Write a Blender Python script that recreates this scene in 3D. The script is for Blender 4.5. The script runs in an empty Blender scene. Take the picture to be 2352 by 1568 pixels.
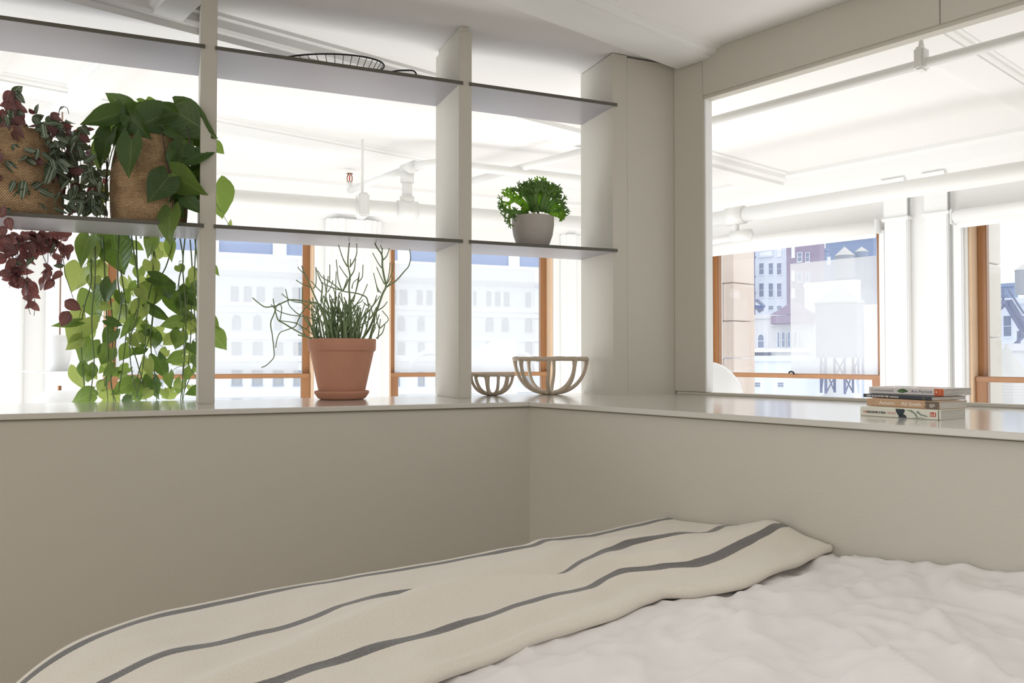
import bpy, bmesh, math, random
from mathutils import Vector, Matrix, noise
# ------------------------------------------------------------------ scene, camera, light
S = bpy.context.scene
COL = S.collection
R = math.radians
ZC = 1.05                                    # camera height above the bedroom floor
FPX, YAW, PITCH = 1838.3, R(22.958), R(1.176)
BA = R(-17.407)                              # the window wall on the right stands 107 degrees to the shelf wall
FW = Vector((math.sin(YAW)*math.cos(PITCH), math.cos(YAW)*math.cos(PITCH), math.sin(PITCH)))
RT = Vector((math.cos(YAW), -math.sin(YAW), 0)); UP = RT.cross(FW)
DN = Vector((math.cos(BA), -math.sin(BA), 0))  # horizontal axis perpendicular to the right wall
DS = Vector((math.sin(BA), math.cos(BA), 0))   # horizontal axis along the right wall
cam = bpy.data.cameras.new('camera'); cam.sensor_width = 36; cam.lens = 36*FPX/2352
cam.clip_start = .02; cam.clip_end = 500
co = bpy.data.objects.new('camera', cam); COL.objects.link(co)
co.matrix_world = Matrix((RT, UP, -FW)).transposed().to_4x4()
S.camera = co
S.view_settings.view_transform = 'Standard'; S.view_settings.look = 'None'
S.view_settings.gamma = 1; S.view_settings.use_curve_mapping = False
S.view_settings.exposure = 0.0
W = bpy.data.worlds.new('sky'); S.world = W; W.use_nodes = True
bg = W.node_tree.nodes['Background']; bg.inputs[0].default_value = (.93, .965, 1, 1); bg.inputs[1].default_value = 1.6

def B_(n, s, z): return DN*n+DS*s+Vector((0, 0, z))
def area(name, loc, size, sy, power, direction, col=(1, 1, 1)):
    l = bpy.data.lights.new(name, 'AREA'); l.shape = 'RECTANGLE'; l.size = size; l.size_y = sy
    l.energy = power; l.color = col
    o = bpy.data.objects.new(name, l); COL.objects.link(o); o.location = loc
    o.rotation_euler = Vector(direction).to_track_quat('-Z', 'Y').to_euler()
    return o
area('loft_up_fill', (.9, 4.35, -1.0), 5.0, 1.9, 58, (0, 0, 1), (.97, .985, 1))  # unseen upward fill, added to brighten the loft ceiling and walls
area('loft_side_fill', DN*3.75+DS*1.6+Vector((0, 0, -1.0)), 1.6, 3.4, 33, (0, 0, 1), (.97, .985, 1))  # second hidden upward fill, added to whiten the right part of the loft
area('bedroom_light', (-1.6, -.9, 1.05), 1.8, 2.4, 31, (.5, .5, -.8), (1, .975, .94))
area('bed_top_fill', B_(.95, .15, 1.2), 1.3, 1.3, 8.8, (0, 0, -1), (1, .99, .975))  # unseen fill added overhead to lift the bed against the walls
area('loft_left_fill', (-3.6, 4.3, .1), 1.7, 2.0, 70, (1, -.12, 0), (.82, .9, 1))  # added fill out of view, brightens left faces of uprights and pier
area('bedroom_side_light', (-3.4, 1.0, .1), 2.2, 1.8, 20, (1, .1, .05), (1, .96, .9))

# ------------------------------------------------------------------ helpers
def ray(px, py): return FW+RT*((px-1176)/FPX)-UP*((py-784)/FPX)
def oy(px, py, y): d = ray(px, py); return d*(y/d.y)           # where a sight line meets an upright plane along the shelves
def on(px, py, n): d = ray(px, py); return d*(n/d.dot(DN))     # ... an upright plane along the right wall
def oz(px, py, z): d = ray(px, py); return d*(z/d.z)
A = lambda x, y, z: Vector((x, y, z))
B = lambda n, s, z: DN*n+DS*s+Vector((0, 0, z))
ME = {}
def mk(name, v, f, mat=None, parent=None, smooth=False):
    m = bpy.data.meshes.new(name); m.from_pydata([tuple(p) for p in v], [], f)
    if smooth: m.polygons.foreach_set('use_smooth', [True]*len(m.polygons))
    if mat: m.materials.append(mat)
    m.update()
    return link(name, m, parent)
def link(name, m, parent=None):
    o = bpy.data.objects.new(name, m); COL.objects.link(o)
    if parent: o.parent = parent; o.matrix_parent_inverse = inv(parent)
    return o
def wm(o): return wm(o.parent) @ o.matrix_parent_inverse @ o.matrix_basis if o.parent else o.matrix_basis.copy()
def inv(p): return wm(p).inverted()
def tag(o, label, cat, group=None, kind=None):
    o['label'] = label; o['category'] = cat
    if group: o['group'] = group
    if kind: o['kind'] = kind
    return o
def st(o): o['kind'] = 'structure'; return o
def empty(name, loc=(0, 0, 0)):
    o = bpy.data.objects.new(name, None); COL.objects.link(o); o.location = loc; o.empty_display_size = .05
    return o
class MB:
    def __init__(s): s.v = []; s.f = []
    def add(s, v, f):
        b = len(s.v); s.v += [Vector(p) for p in v]; s.f += [tuple(i+b for i in q) for q in f]; return s
    def box(s, lo, hi, fr=A):
        x0, y0, z0 = lo; x1, y1, z1 = hi
        v = [fr(x, y, z) for z in (z0, z1) for y in (y0, y1) for x in (x0, x1)]
        return s.add(v, [(0, 2, 3, 1), (4, 5, 7, 6), (0, 1, 5, 4), (2, 6, 7, 3), (0, 4, 6, 2), (1, 3, 7, 5)])
    def cbox(s, lo, hi, fr=A, c=.003):            # box with chamfered edges
        x0, y0, z0 = lo; x1, y1, z1 = hi
        bm = bmesh.new(); bmesh.ops.create_cube(bm, size=1)
        for q in bm.verts:
            q.co = Vector(((x0+x1)/2+q.co.x*(x1-x0), (y0+y1)/2+q.co.y*(y1-y0), (z0+z1)/2+q.co.z*(z1-z0)))
        bmesh.ops.bevel(bm, geom=bm.edges[:], offset=c, segments=2, affect='EDGES')
        bm.verts.index_update()
        v = [fr(*q.co) for q in bm.verts]; f = [[q.index for q in g.verts] for g in bm.faces]; bm.free()
        return s.add(v, f)
    def prism(s, pts, z0, z1, fr=A):
        n = len(pts)
        v = [fr(p[0], p[1], z0) for p in pts]+[fr(p[0], p[1], z1) for p in pts]
        return s.add(v, [tuple(range(n))[::-1], tuple(range(n, 2*n))]+[(i, (i+1) % n, n+(i+1) % n, n+i) for i in range(n)])
    def extr(s, prof, a0, a1, fn):                # profile (u,z) swept between a0 and a1, fn(a,u,z)
        n = len(prof)
        v = [fn(a0, *p) for p in prof]+[fn(a1, *p) for p in prof]
        return s.add(v, [tuple(range(n))[::-1], tuple(range(n, 2*n))]+[(i, (i+1) % n, n+(i+1) % n, n+i) for i in range(n)])
    def tube(s, pts, r, k=8, caps=True):
        pts = [Vector(p) for p in pts]; n = len(pts)
        rr = r if isinstance(r, (list, tuple)) else [r]*n
        t0 = (pts[1]-pts[0]).normalized(); u = t0.orthogonal().normalized(); v = []
        for i, p in enumerate(pts):
            t = (pts[min(i+1, n-1)]-pts[max(i-1, 0)]); t = t.normalized() if t.length > 1e-9 else t0
            u = (u-t*u.dot(t)); u = u.normalized() if u.length > 1e-6 else t.orthogonal().normalized(); w = t.cross(u)
            for j in range(k):
                a = 2*math.pi*j/k; v.append(p+(u*math.cos(a)+w*math.sin(a))*rr[i])
        f = [(i*k+j, i*k+(j+1) % k, (i+1)*k+(j+1) % k, (i+1)*k+j) for i in range(n-1) for j in range(k)]
        if caps: f += [tuple(range(k))[::-1], tuple((n-1)*k+j for j in range(k))]
        return s.add(v, f)
    def lathe(s, prof, c, k=48, close=True):
        n = len(prof); c = Vector(c)
        v = [c+Vector((r*math.cos(2*math.pi*j/k), r*math.sin(2*math.pi*j/k), z)) for r, z in prof for j in range(k)]
        f = [(i*k+j, i*k+(j+1) % k, (i+1)*k+(j+1) % k, (i+1)*k+j) for i in range(n-1) for j in range(k)]
        if close:
            if prof[0][0] > 1e-4: f.append(tuple(range(k))[::-1])
            if prof[-1][0] > 1e-4: f.append(tuple((n-1)*k+j for j in range(k)))
        return s.add(v, f)
    def ob(s, name, mat, parent=None, smooth=False, auto=False):
        o = mk(name, s.v, s.f, mat, parent, smooth)
        if auto:
            try: o.data.shade_smooth() ; o.data.set_sharp_from_angle(angle=R(35))
            except Exception: pass
        return o
def smooth_pts(pts, n=5):                          # Catmull-Rom
    P = [Vector(p) for p in pts]; P = [P[0]*2-P[1]]+P+[P[-1]*2-P[-2]]; out = []
    for i in range(1, len(P)-2):
        for j in range(n):
            t = j/n; a, b, c, d = P[i-1:i+3]
            out.append(.5*((2*b)+(c-a)*t+(2*a-5*b+4*c-d)*t*t+(3*b-a-3*c+d)*t**3))
    return out+[P[-2]]
def lerpt(tab, x):
    if x <= tab[0][0]: return tab[0][1]
    for (a, b), (c, d) in zip(tab, tab[1:]):
        if x <= c:
            t = (x-a)/(c-a); t = t*t*(3-2*t)*.6+t*.4; return b+(d-b)*t
    return tab[-1][1]

# ------------------------------------------------------------------ materials
def srgb(r, g, b):
    f = lambda c: ((c/255+.055)/1.055)**2.4 if c/255 > .04045 else c/255/12.92
    return (f(r), f(g), f(b), 1)
def mat(name, col, rough=.5, metal=0, spec=.5, bump=0, bscale=60, var=0, vscale=4, coat=0, tr=None, stretch=None):
    m = bpy.data.materials.new(name); m.use_nodes = True; N = m.node_tree.nodes; L = m.node_tree.links
    p = N['Principled BSDF']; p.inputs['Base Color'].default_value = col; p.inputs['Roughness'].default_value = rough
    p.inputs['Metallic'].default_value = metal; p.inputs['Specular IOR Level'].default_value = spec
    if coat: p.inputs['Coat Weight'].default_value = coat; p.inputs['Coat Roughness'].default_value = .12
    tc = N.new('ShaderNodeTexCoord')
    src = tc.outputs['Object']
    if stretch:
        mp = N.new('ShaderNodeMapping'); mp.inputs['Scale'].default_value = stretch; L.new(src, mp.inputs[0]); src = mp.outputs[0]
    if var:
        t = N.new('ShaderNodeTexNoise'); t.inputs['Scale'].default_value = vscale; t.inputs['Detail'].default_value = 5
        L.new(src, t.inputs['Vector'])
        h = N.new('ShaderNodeMixRGB'); h.inputs[1].default_value = tuple(c*(1-var) for c in col[:3])+(1,)
        h.inputs[2].default_value = tuple(min(1, c*(1+var)) for c in col[:3])+(1,)
        L.new(t.outputs['Fac'], h.inputs[0]); L.new(h.outputs[0], p.inputs['Base Color'])
    if bump:
        t2 = N.new('ShaderNodeTexNoise'); t2.inputs['Scale'].default_value = bscale; t2.inputs['Detail'].default_value = 4
        L.new(src, t2.inputs['Vector'])
        b = N.new('ShaderNodeBump'); b.inputs['Strength'].default_value = bump; b.inputs['Distance'].default_value = .004
        L.new(t2.outputs['Fac'], b.inputs['Height']); L.new(b.outputs[0], p.inputs['Normal'])
    return m
greige = mat('greige_paint', srgb(203, 198, 186), .55, bump=.12, bscale=180)
greige_gloss = mat('greige_counter', srgb(210, 206, 197), .3, bump=.02, bscale=14, coat=.9)
white = mat('white_paint', srgb(243, 242, 239), .6, bump=.06, bscale=40)
ceilm = mat('ceiling_plaster', srgb(238, 236, 233), .8, bump=.15, bscale=9, var=.012, vscale=2)
plaster = mat('moulding_plaster', srgb(236, 235, 232), .75, bump=.3, bscale=22)
trimw = mat('white_trim', srgb(245, 245, 243), .4)
floorm = mat('floor_boards', srgb(200, 185, 165), .4, var=.1, vscale=3, stretch=(1, 12, 1))
shelfm = mat('shelf_lacquer', srgb(158, 154, 158), .35, bump=.02)
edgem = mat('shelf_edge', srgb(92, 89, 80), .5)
dark = mat('gap_shade', srgb(120, 113, 98), .8)  # dark colour stands in for shade in the gap under the ledge
wood = mat('window_wood', srgb(156, 108, 66), .35, var=.22, vscale=3, stretch=(7, 7, 1), coat=.2)
wood_h = mat('window_wood_rail', srgb(166, 118, 76), .35, var=.22, vscale=3, stretch=(1, 5, 9), coat=.2)
wood_l = mat('window_wood_pale', srgb(226, 196, 164), .5, var=.12, vscale=6)
pipem = mat('white_pipe', srgb(235, 234, 230), .45, bump=.1)
black = mat('black_wire', srgb(38, 34, 33), .45, metal=.3)
brass = mat('brass', srgb(150, 108, 76), .3, metal=.9)
terra = mat('terracotta', srgb(200, 144, 118), .75, var=.14, vscale=9, bump=.25, bscale=160)
concrete = mat('stone_glaze', srgb(178, 171, 163), .55, var=.05, vscale=60, bump=.1, bscale=120)
clay = mat('speckled_clay', srgb(196, 180, 160), .6, var=.1, vscale=40, bump=.25, bscale=90)
soil = mat('soil', srgb(52, 42, 34), .95, bump=.8, bscale=90)
page = mat('book_pages', srgb(214, 208, 199), .8, bump=.6, bscale=420, stretch=(.05, .05, 1))

def glass():
    m = bpy.data.materials.new('window_glass'); m.use_nodes = True; N = m.node_tree.nodes; L = m.node_tree.links; N.clear()
    o = N.new('ShaderNodeOutputMaterial'); a = N.new('ShaderNodeBsdfTransparent'); g = N.new('ShaderNodeBsdfGlossy'); x = N.new('ShaderNodeMixShader')
    g.inputs['Roughness'].default_value = .02; a.inputs[0].default_value = (.97, .985, 1, 1); x.inputs[0].default_value = .06
    L.new(a.outputs[0], x.inputs[1]); L.new(g.outputs[0], x.inputs[2]); L.new(x.outputs[0], o.inputs[0]); return m
def haze_mat():  # translucent mix standing in for the washed-out haze over the windows
    m = bpy.data.materials.new('haze_overlay_mat'); m.use_nodes = True; N = m.node_tree.nodes; L = m.node_tree.links; N.clear()
    o = N.new('ShaderNodeOutputMaterial'); a = N.new('ShaderNodeBsdfTransparent'); t = N.new('ShaderNodeBsdfTranslucent')
    d = N.new('ShaderNodeBsdfDiffuse'); x = N.new('ShaderNodeMixShader'); y = N.new('ShaderNodeMixShader')
    t.inputs[0].default_value = (.93, .94, .95, 1); d.inputs[0].default_value = (.9, .9, .9, 1)
    y.inputs[0].default_value = .45; x.inputs[0].default_value = .44
    L.new(t.outputs[0], y.inputs[1]); L.new(d.outputs[0], y.inputs[2])
    L.new(a.outputs[0], x.inputs[1]); L.new(y.outputs[0], x.inputs[2]); L.new(x.outputs[0], o.inputs[0]); return m
GL, HAZE = glass(), haze_mat()

def leafmat(name, top, back, trans, vein=None, stripes=None, rnd=.25, tw=.45, rough=.38):
    m = bpy.data.materials.new(name); m.use_nodes = True; N = m.node_tree.nodes; L = m.node_tree.links
    p = N['Principled BSDF']; p.inputs['Roughness'].default_value = rough
    out = N['Material Output']; tc = N.new('ShaderNodeUVMap'); tc.uv_map = 'UV'; sx = N.new('ShaderNodeSeparateXYZ'); L.new(tc.outputs['UV'], sx.inputs[0])
    ab = N.new('ShaderNodeMath'); ab.operation = 'ABSOLUTE'; L.new(sx.outputs['Y'], ab.inputs[0])
    c = N.new('ShaderNodeValToRGB'); L.new(ab.outputs[0], c.inputs[0]); e = c.color_ramp.elements
    if stripes:
        e[0].position = 0; e[0].color = stripes[0]; e[1].position = .22; e[1].color = stripes[0]
        for pos, k in ((.028, 0), (.045, 1), (.09, 1), (.115, 0)):
            q = e.new(pos); q.color = stripes[k]
    else:
        e[0].position = 0; e[0].color = vein or top; e[1].position = .025; e[1].color = top
    n = N.new('ShaderNodeTexNoise'); n.inputs['Scale'].default_value = 5; L.new(tc.outputs['UV'], n.inputs['Vector'])
    hs = N.new('ShaderNodeHueSaturation'); L.new(c.outputs[0], hs.inputs['Color'])
    oi = N.new('ShaderNodeObjectInfo'); ad = N.new('ShaderNodeMath'); ad.operation = 'ADD'
    L.new(oi.outputs['Random'], ad.inputs[0]); L.new(n.outputs['Fac'], ad.inputs[1])
    mr = N.new('ShaderNodeMapRange'); mr.inputs[1].default_value = .3; mr.inputs[2].default_value = 1.7
    mr.inputs[3].default_value = 1-rnd; mr.inputs[4].default_value = 1+rnd; L.new(ad.outputs[0], mr.inputs[0]); L.new(mr.outputs[0], hs.inputs['Value'])
    ge = N.new('ShaderNodeNewGeometry'); mx = N.new('ShaderNodeMixRGB'); L.new(ge.outputs['Backfacing'], mx.inputs[0])
    L.new(hs.outputs[0], mx.inputs[1]); mx.inputs[2].default_value = back; L.new(mx.outputs[0], p.inputs['Base Color'])
    wv = N.new('ShaderNodeTexWave'); wv.inputs['Scale'].default_value = 3.2; wv.inputs['Distortion'].default_value = .6
    mp = N.new('ShaderNodeVectorMath'); mp.operation = 'ABSOLUTE'; L.new(tc.outputs['UV'], mp.inputs[0])
    rt = N.new('ShaderNodeMapping'); rt.inputs['Rotation'].default_value = (0, 0, R(-40)); L.new(mp.outputs[0], rt.inputs[0]); L.new(rt.outputs[0], wv.inputs[0])
    bp = N.new('ShaderNodeBump'); bp.inputs['Strength'].default_value = .08; bp.inputs['Distance'].default_value = .02
    L.new(wv.outputs['Fac'], bp.inputs['Height']); L.new(bp.outputs[0], p.inputs['Normal'])
    t = N.new('ShaderNodeBsdfTranslucent'); t.inputs[0].default_value = trans
    s = N.new('ShaderNodeMixShader'); s.inputs[0].default_value = tw
    L.new(p.outputs[0], s.inputs[1]); L.new(t.outputs[0], s.inputs[2]); L.new(s.outputs[0], out.inputs[0]); return m
pothos_d = leafmat('pothos_leaf', srgb(66, 96, 44), srgb(92, 118, 66), srgb(110, 138, 50), vein=srgb(120, 140, 80), tw=.3)
pothos_m = leafmat('pothos_leaf_mid', srgb(96, 126, 60), srgb(112, 138, 72), srgb(138, 162, 74), vein=srgb(150, 166, 100), tw=.45)
pothos_l = leafmat('pothos_leaf_backlit', srgb(140, 160, 78), srgb(150, 165, 90), srgb(176, 190, 104), vein=srgb(180, 190, 130), tw=.5)  # paler green carries the backlit look of the leaves behind
tr_top = leafmat('wandering_leaf', srgb(90, 108, 84), srgb(104, 64, 76), srgb(110, 120, 70), stripes=(srgb(70, 88, 66), srgb(154, 166, 150)), tw=.2)
tr_pur = leafmat('wandering_leaf_purple', srgb(112, 76, 76), srgb(92, 56, 70), srgb(150, 90, 84), stripes=(srgb(104, 68, 70), srgb(128, 96, 90)), tw=.3)
stemm = mat('vine_stem', srgb(96, 114, 72), .5)
stemd = mat('vine_stem_dark', srgb(74, 58, 56), .5)
cact = mat('pencil_cactus', srgb(126, 146, 102), .5, var=.2, vscale=14)
crest = leafmat('crest_leaf', srgb(122, 156, 88), srgb(122, 156, 88), srgb(150, 200, 60), tw=.4)
crest_in = leafmat('crest_stalk', srgb(150, 190, 76), srgb(150, 190, 76), srgb(190, 232, 80), tw=.55)

def basketmat():
    m = bpy.data.materials.new('woven_rush'); m.use_nodes = True; N = m.node_tree.nodes; L = m.node_tree.links; p = N['Principled BSDF']
    p.inputs['Roughness'].default_value = .8
    uv = N.new('ShaderNodeUVMap'); uv.uv_map = 'UV'
    br = N.new('ShaderNodeTexBrick'); br.inputs['Scale'].default_value = 1; br.offset = .5
    br.inputs['Brick Width'].default_value = 1; br.inputs['Row Height'].default_value = 1; br.inputs['Mortar Size'].default_value = .2
    br.inputs['Mortar Smooth'].default_value = 1; br.inputs['Color1'].default_value = srgb(222, 188, 146); br.inputs['Color2'].default_value = srgb(198, 164, 122)
    br.inputs['Mortar'].default_value = srgb(132, 104, 76)
    L.new(uv.outputs[0], br.inputs['Vector'])
    n = N.new('ShaderNodeTexNoise'); n.inputs['Scale'].default_value = .12; n.inputs['Detail'].default_value = 3; L.new(uv.outputs[0], n.inputs['Vector'])
    mx = N.new('ShaderNodeMixRGB'); mx.blend_type = 'MULTIPLY'; mx.inputs[0].default_value = .55
    r = N.new('ShaderNodeValToRGB'); r.color_ramp.elements[0].position = .35; r.color_ramp.elements[0].color = (.45, .4, .36, 1); r.color_ramp.elements[1].position = .6; r.color_ramp.elements[1].color = (1, 1, 1, 1)
    L.new(n.outputs['Fac'], r.inputs[0]); L.new(br.outputs['Color'], mx.inputs[1]); L.new(r.outputs[0], mx.inputs[2]); L.new(mx.outputs[0], p.inputs['Base Color'])
    b = N.new('ShaderNodeBump'); b.inputs['Strength'].default_value = .7; b.inputs['Distance'].default_value = .004; b.invert = True
    L.new(br.outputs['Fac'], b.inputs['Height']); L.new(b.outputs[0], p.inputs['Normal']); return m
rush = basketmat()

# ------------------------------------------------------------------ the setting
CZ = 1.24                                     # ceiling, measured from eye level
LZ = -.15                                     # ledge top
YW, NW = 5.8, 5.0                             # the two outer window walls
XC = (NW-DN.y*YW)/DN.x                        # their corner
st(MB().box((-5.5, -3.5, -1.10), (2.2, 2.52, -1.05)).ob('floor', floorm))
st(MB().box((-5.5, -4.5, -2.12), (9, 7.5, -2.07)).ob('floor.001', floorm))
def bl(n, s): return tuple((DN*n+DS*s)[:2])
st(MB().prism([(-5.5, -3.5), (2.9, -3.5)]+[bl(NW+.05, -2.2), bl(NW+.05, 4.6), (-5.5, YW+.05)], CZ, CZ+.1).ob('ceiling', ceilm))
st(MB().box((-5.6, -3.5, -2.07), (-5.5, YW, CZ)).ob('wall_left', white))
st(MB().box((-5.6, -3.6, -2.07), (4.2, -3.5, CZ)).ob('wall_back', white))
# shelf-side window wall with its two openings
WL = [(-.416, .927), (1.471, 2.823)]; WZ0, WZ1 = -.95, .88
m = MB(); xs = [-5.5]+[q for w in WL for q in w]+[XC+.1]
for i in range(0, len(xs), 2): m.box((xs[i], YW, -2.07), (xs[i+1], YW+.25, CZ))
for a, b in WL: m.box((a, YW, -2.07), (b, YW+.25, WZ0)); m.box((a, YW, WZ1), (b, YW+.25, CZ))
st(m.ob('wall_front', white))
WR = [(.42, 1.816), (2.32, 3.66)]
m = MB(); ss = [-3.4]+[q for w in WR for q in w]+[4.75]
for i in range(0, len(ss), 2): m.box((NW, ss[i], -2.07), (NW+.25, ss[i+1], CZ), B)
for a, b in WR: m.box((NW, a, -2.07), (NW+.25, b, WZ0), B); m.box((NW, a, .845), (NW+.25, b, CZ), B)
st(m.ob('wall_right', white))
# sash windows
def sash(name, a, b, d, fr, label_side, haze_rng=None, WZ1=WZ1):
    """frame in the opening a..b of a wall at depth d; fr(across, depth, z)"""
    rz = -.0212*5.8 if fr is A else -.0238*5.0
    o = MB(); w = .05
    f2 = (lambda x, y, z: fr(x, y, z)) if fr is A else (lambda x, y, z: fr(y, x, z))
    root = MB()
    root.cbox((a, d+.02, WZ0), (a+.018, d+.13, WZ1), f2); root.cbox((b-.018, d+.02, WZ0), (b, d+.13, WZ1), f2)
    root = st(root.ob(name, wood_l))
    def part(nm, mt, *boxes):
        q = MB()
        for lo, hi in boxes: q.cbox(lo, hi, f2, .004)
        return q.ob(nm, mt, root)
    part('upper_stile', wood, ((a+.018, d+.10, rz), (a+.018+w, d+.145, WZ1)))
    part('upper_stile', wood, ((b-.018-w, d+.10, rz), (b-.018, d+.145, WZ1)))
    part('lower_stile', wood, ((a+.018, d+.05, WZ0), (a+.018+w*1.3, d+.095, rz+.01)))
    part('lower_stile', wood, ((b-.018-w*1.3, d+.05, WZ0), (b-.018, d+.095, rz+.01)))
    part('meeting_rail', wood_h, ((a+.018, d+.045, rz-.020), (b-.018, d+.10, rz+.012)))
    part('top_rail', wood_h, ((a+.018+w, d+.102, WZ1-.05), (b-.018-w, d+.143, WZ1-.001)))
    part('bottom_rail', wood_h, ((a+.018+w*1.3, d+.052, WZ0+.001), (b-.018-w*1.3, d+.093, WZ0+.08)))
    part('pane', GL, ((a+.02, d+.118, rz), (b-.02, d+.124, WZ1-.03)))
    part('pane', GL, ((a+.02, d+.068, WZ0+.03), (b-.02, d+.074, rz)))
    if haze_rng:
        q = MB(); q.box((haze_rng[0], d+.108, rz+.01), (haze_rng[1], d+.112, haze_rng[2]), f2)
        h = q.ob('haze_overlay', HAZE, root); h['label'] = 'added translucent sheet that whitens the view through the upper pane'
    return root
w1 = sash('window_1', *WL[0], YW, A, '', (WL[0][0]+.07, WL[0][1]-.095, .715))
w2 = sash('window_2', *WL[1], YW, A, '', (WL[1][0]+.07, WL[1][1]-.12, .715))
w3 = sash('window_3', *WR[1], NW, B, '', None, .845)
s0 = on(2018, 700, NW+.11).dot(DS); s1 = on(1816, 700, NW+.11).dot(DS)
q = MB(); zz = on(1816, 606, NW+.11).z
q.box((NW+.108, s0, -.11), (NW+.112, s1, zz), B); h = q.ob('haze_overlay', HAZE, w3); h['label'] = 'added translucent sheet that whitens the right half of the pane'
w4 = sash('window_4', *WR[0], NW, B, '', None, .845)
lk = MB().tube(smooth_pts([on(1812, 857, NW+.03), on(1815, 853, NW+.03), on(1822, 855, NW+.03), on(1824, 860, NW+.03)], 3), .006, 6).ob('sash_lock', black, w3)
# sills, casings and pilasters
for i, (a, b) in enumerate(WL):
    st(MB().cbox((a-.06, YW-.06, WZ0-.05), (b+.06, YW+.05, WZ0)).ob('trim_%d' % (i+1), trimw))
m = MB()
for x0, x1, dd in ((1.0, 1.40, .05), (1.04, 1.36, .07), (1.08, 1.13, .085), (1.27, 1.32, .085), (2.88, 3.2, .04), (2.92, 3.0, .06), (-.74, -.48, .03), (-1.1, -.86, .09)):
    m.cbox((x0, YW-dd, -2.05), (x1, YW, 1.0), A, .006)
st(m.ob('trim_3', trimw))
m = MB()
for s0_, s1_ in ((1.90, 2.03), (2.13, 2.27)):
    m.cbox((NW-.05, s0_, -2.05), (NW, s1_, 1.0), B, .006); m.cbox((NW-.065, s0_-.012, .84), (NW, s1_+.012, .86), B, .004)
    m.extr([(0, .86), (-.055, .86), (-.055, 1.0), (-.07, 1.05), (-.095, 1.075), (-.095, 1.09), (0, 1.09)], s0_, s1_, lambda s, u, z: B(NW+u, s, z))
m.cbox((NW-.03, 1.83, -2.05), (NW, 1.88, .8), B, .006); m.cbox((NW-.03, 2.275, -2.05), (NW, 2.315, .8), B, .006)
st(m.ob('trim_4', trimw))
m = MB()                                       # soft cornice under the ceiling on both window walls
pr = [(0, 1.0), (-.03, 1.0), (-.04, 1.03), (-.10, 1.12), (-.13, 1.2), (-.16, 1.215), (-.16, CZ), (0, CZ)]
m.extr(pr, -3, XC, lambda a, u, z: A(a, YW+u, z)); m.extr(pr, -3, 4.5, lambda a, u, z: B(NW+u, a, z))
st(m.ob('trim_5', plaster))

# --- ledge walls of the bedroom
NL = 1.82; YL = 2.502
cor = (NL-DN.y*YL)/DN.x                        # corner of the ledge front
def pt(n, y): return ((n-DN.y*y)/DN.x, y)      # where the line n meets the line y
e0 = bl(NL, -2.6); NB = 2.68
st(MB().prism([(-5.5, YL+.012), pt(NL+.012, YL+.012), pt(NL+.1, 2.62), (-5.5, 2.62)], -1.05, LZ-.019).ob('wall_front.001', greige))
st(MB().prism([bl(NL+.012, -2.6), bl(NL+.1, -2.6), pt(NL+.1, 2.66), pt(NL+.012, YL+.012)], -1.05, LZ-.019).ob('wall_right.001', greige))
st(MB().prism([(-5.5, 2.95), (1.9, 2.95), (1.9, 3.06), (-5.5, 3.06)], -2.07, LZ-.019).ob('wall_front.002', white))
st(MB().prism([bl(NB-.02, -2.6), bl(NB+.05, -2.6), pt(NB+.05, 3.06), pt(NB-.02, 3.06)], -2.07, LZ-.019).ob('wall_right.002', white))
# the two counter tops meet in a mitre
mi = pt(NB+.05, 3.065)
bm_ = MB().prism([(-5.5, YL), pt(NL, YL), mi, (-5.5, 3.065)], LZ-.016, LZ)
top1 = bm_.ob('window_ledge', greige_gloss)
tag(top1, 'long glossy greige ledge under the open shelves, left of the mitred corner', 'ledge')
top2 = MB().prism([bl(NL, -2.6), bl(NB+.05, -2.6), mi, pt(NL, YL)], LZ-.016, LZ).ob('window_ledge', greige_gloss)
tag(top2, 'deep glossy greige ledge on the right that carries the stacked books', 'ledge')
for o in (top1, top2):
    bv = o.modifiers.new('b', 'BEVEL'); bv.width = .002; bv.segments = 2
st(MB().prism([(-5.5, YL+.004), pt(NL+.004, YL+.004), pt(NL+.1, 2.62), (-5.5, 2.62)], LZ-.019, LZ-.016).ob('trim_6', dark))  # dark strip filling the shadow gap below the ledge
st(MB().prism([bl(NL+.004, -2.6), bl(NL+.1, -2.6), pt(NL+.1, 2.66), pt(NL+.004, YL+.004)], LZ-.019, LZ-.016).ob('trim_7', dark))
# curb at the back of the right ledge, jamb, header, pier
st(MB().cbox((NB, -2.5, LZ), (NB+.045, 2.096, LZ+.011), B, .002).ob('trim_8', greige))
st(MB().cbox((NB, 1.957, LZ+.0125), (NB+.055, 2.104, CZ), B, .0015).ob('wall_right.003', greige))
st(MB().cbox((NB+.006, 1.949, LZ+.012), (NB+.05, 1.957, 1.06), B, .001).ob('trim_9', trimw))
SJ = on(2160, 30, NB).dot(DS)
h1 = MB().cbox((NB-.004, SJ+.0012, 1.064), (NB+.012, 1.9555, CZ), B, .0015).ob('wall_right.004', greige); st(h1)
h2 = MB().cbox((NB-.004, -2.5, 1.064), (NB+.012, SJ-.0012, CZ), B, .0015).ob('wall_right.005', greige); st(h2)
st(MB().cbox((NB+.004, -2.5, 1.049), (NB+.05, 1.957, 1.068), B, .001).ob('trim_10', greige))
YP = 2.81; YS = 2.792; YE = 3.085
px1 = pt(NB+.055, YP)[0]
st(MB().prism([(1.633+.0005, YP), (1.70, YP), (1.70, YE), (1.633+.0005, YE)], LZ, CZ-.004).ob('wall_front.003', greige))
st(MB().prism([(1.7012, YP+.001), (pt(NB+.03, YP)[0], YP+.001), (pt(NB+.055, YE)[0], YE), (1.7012, YE)], LZ, CZ-.012).ob('wall_front.004', greige))
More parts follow.
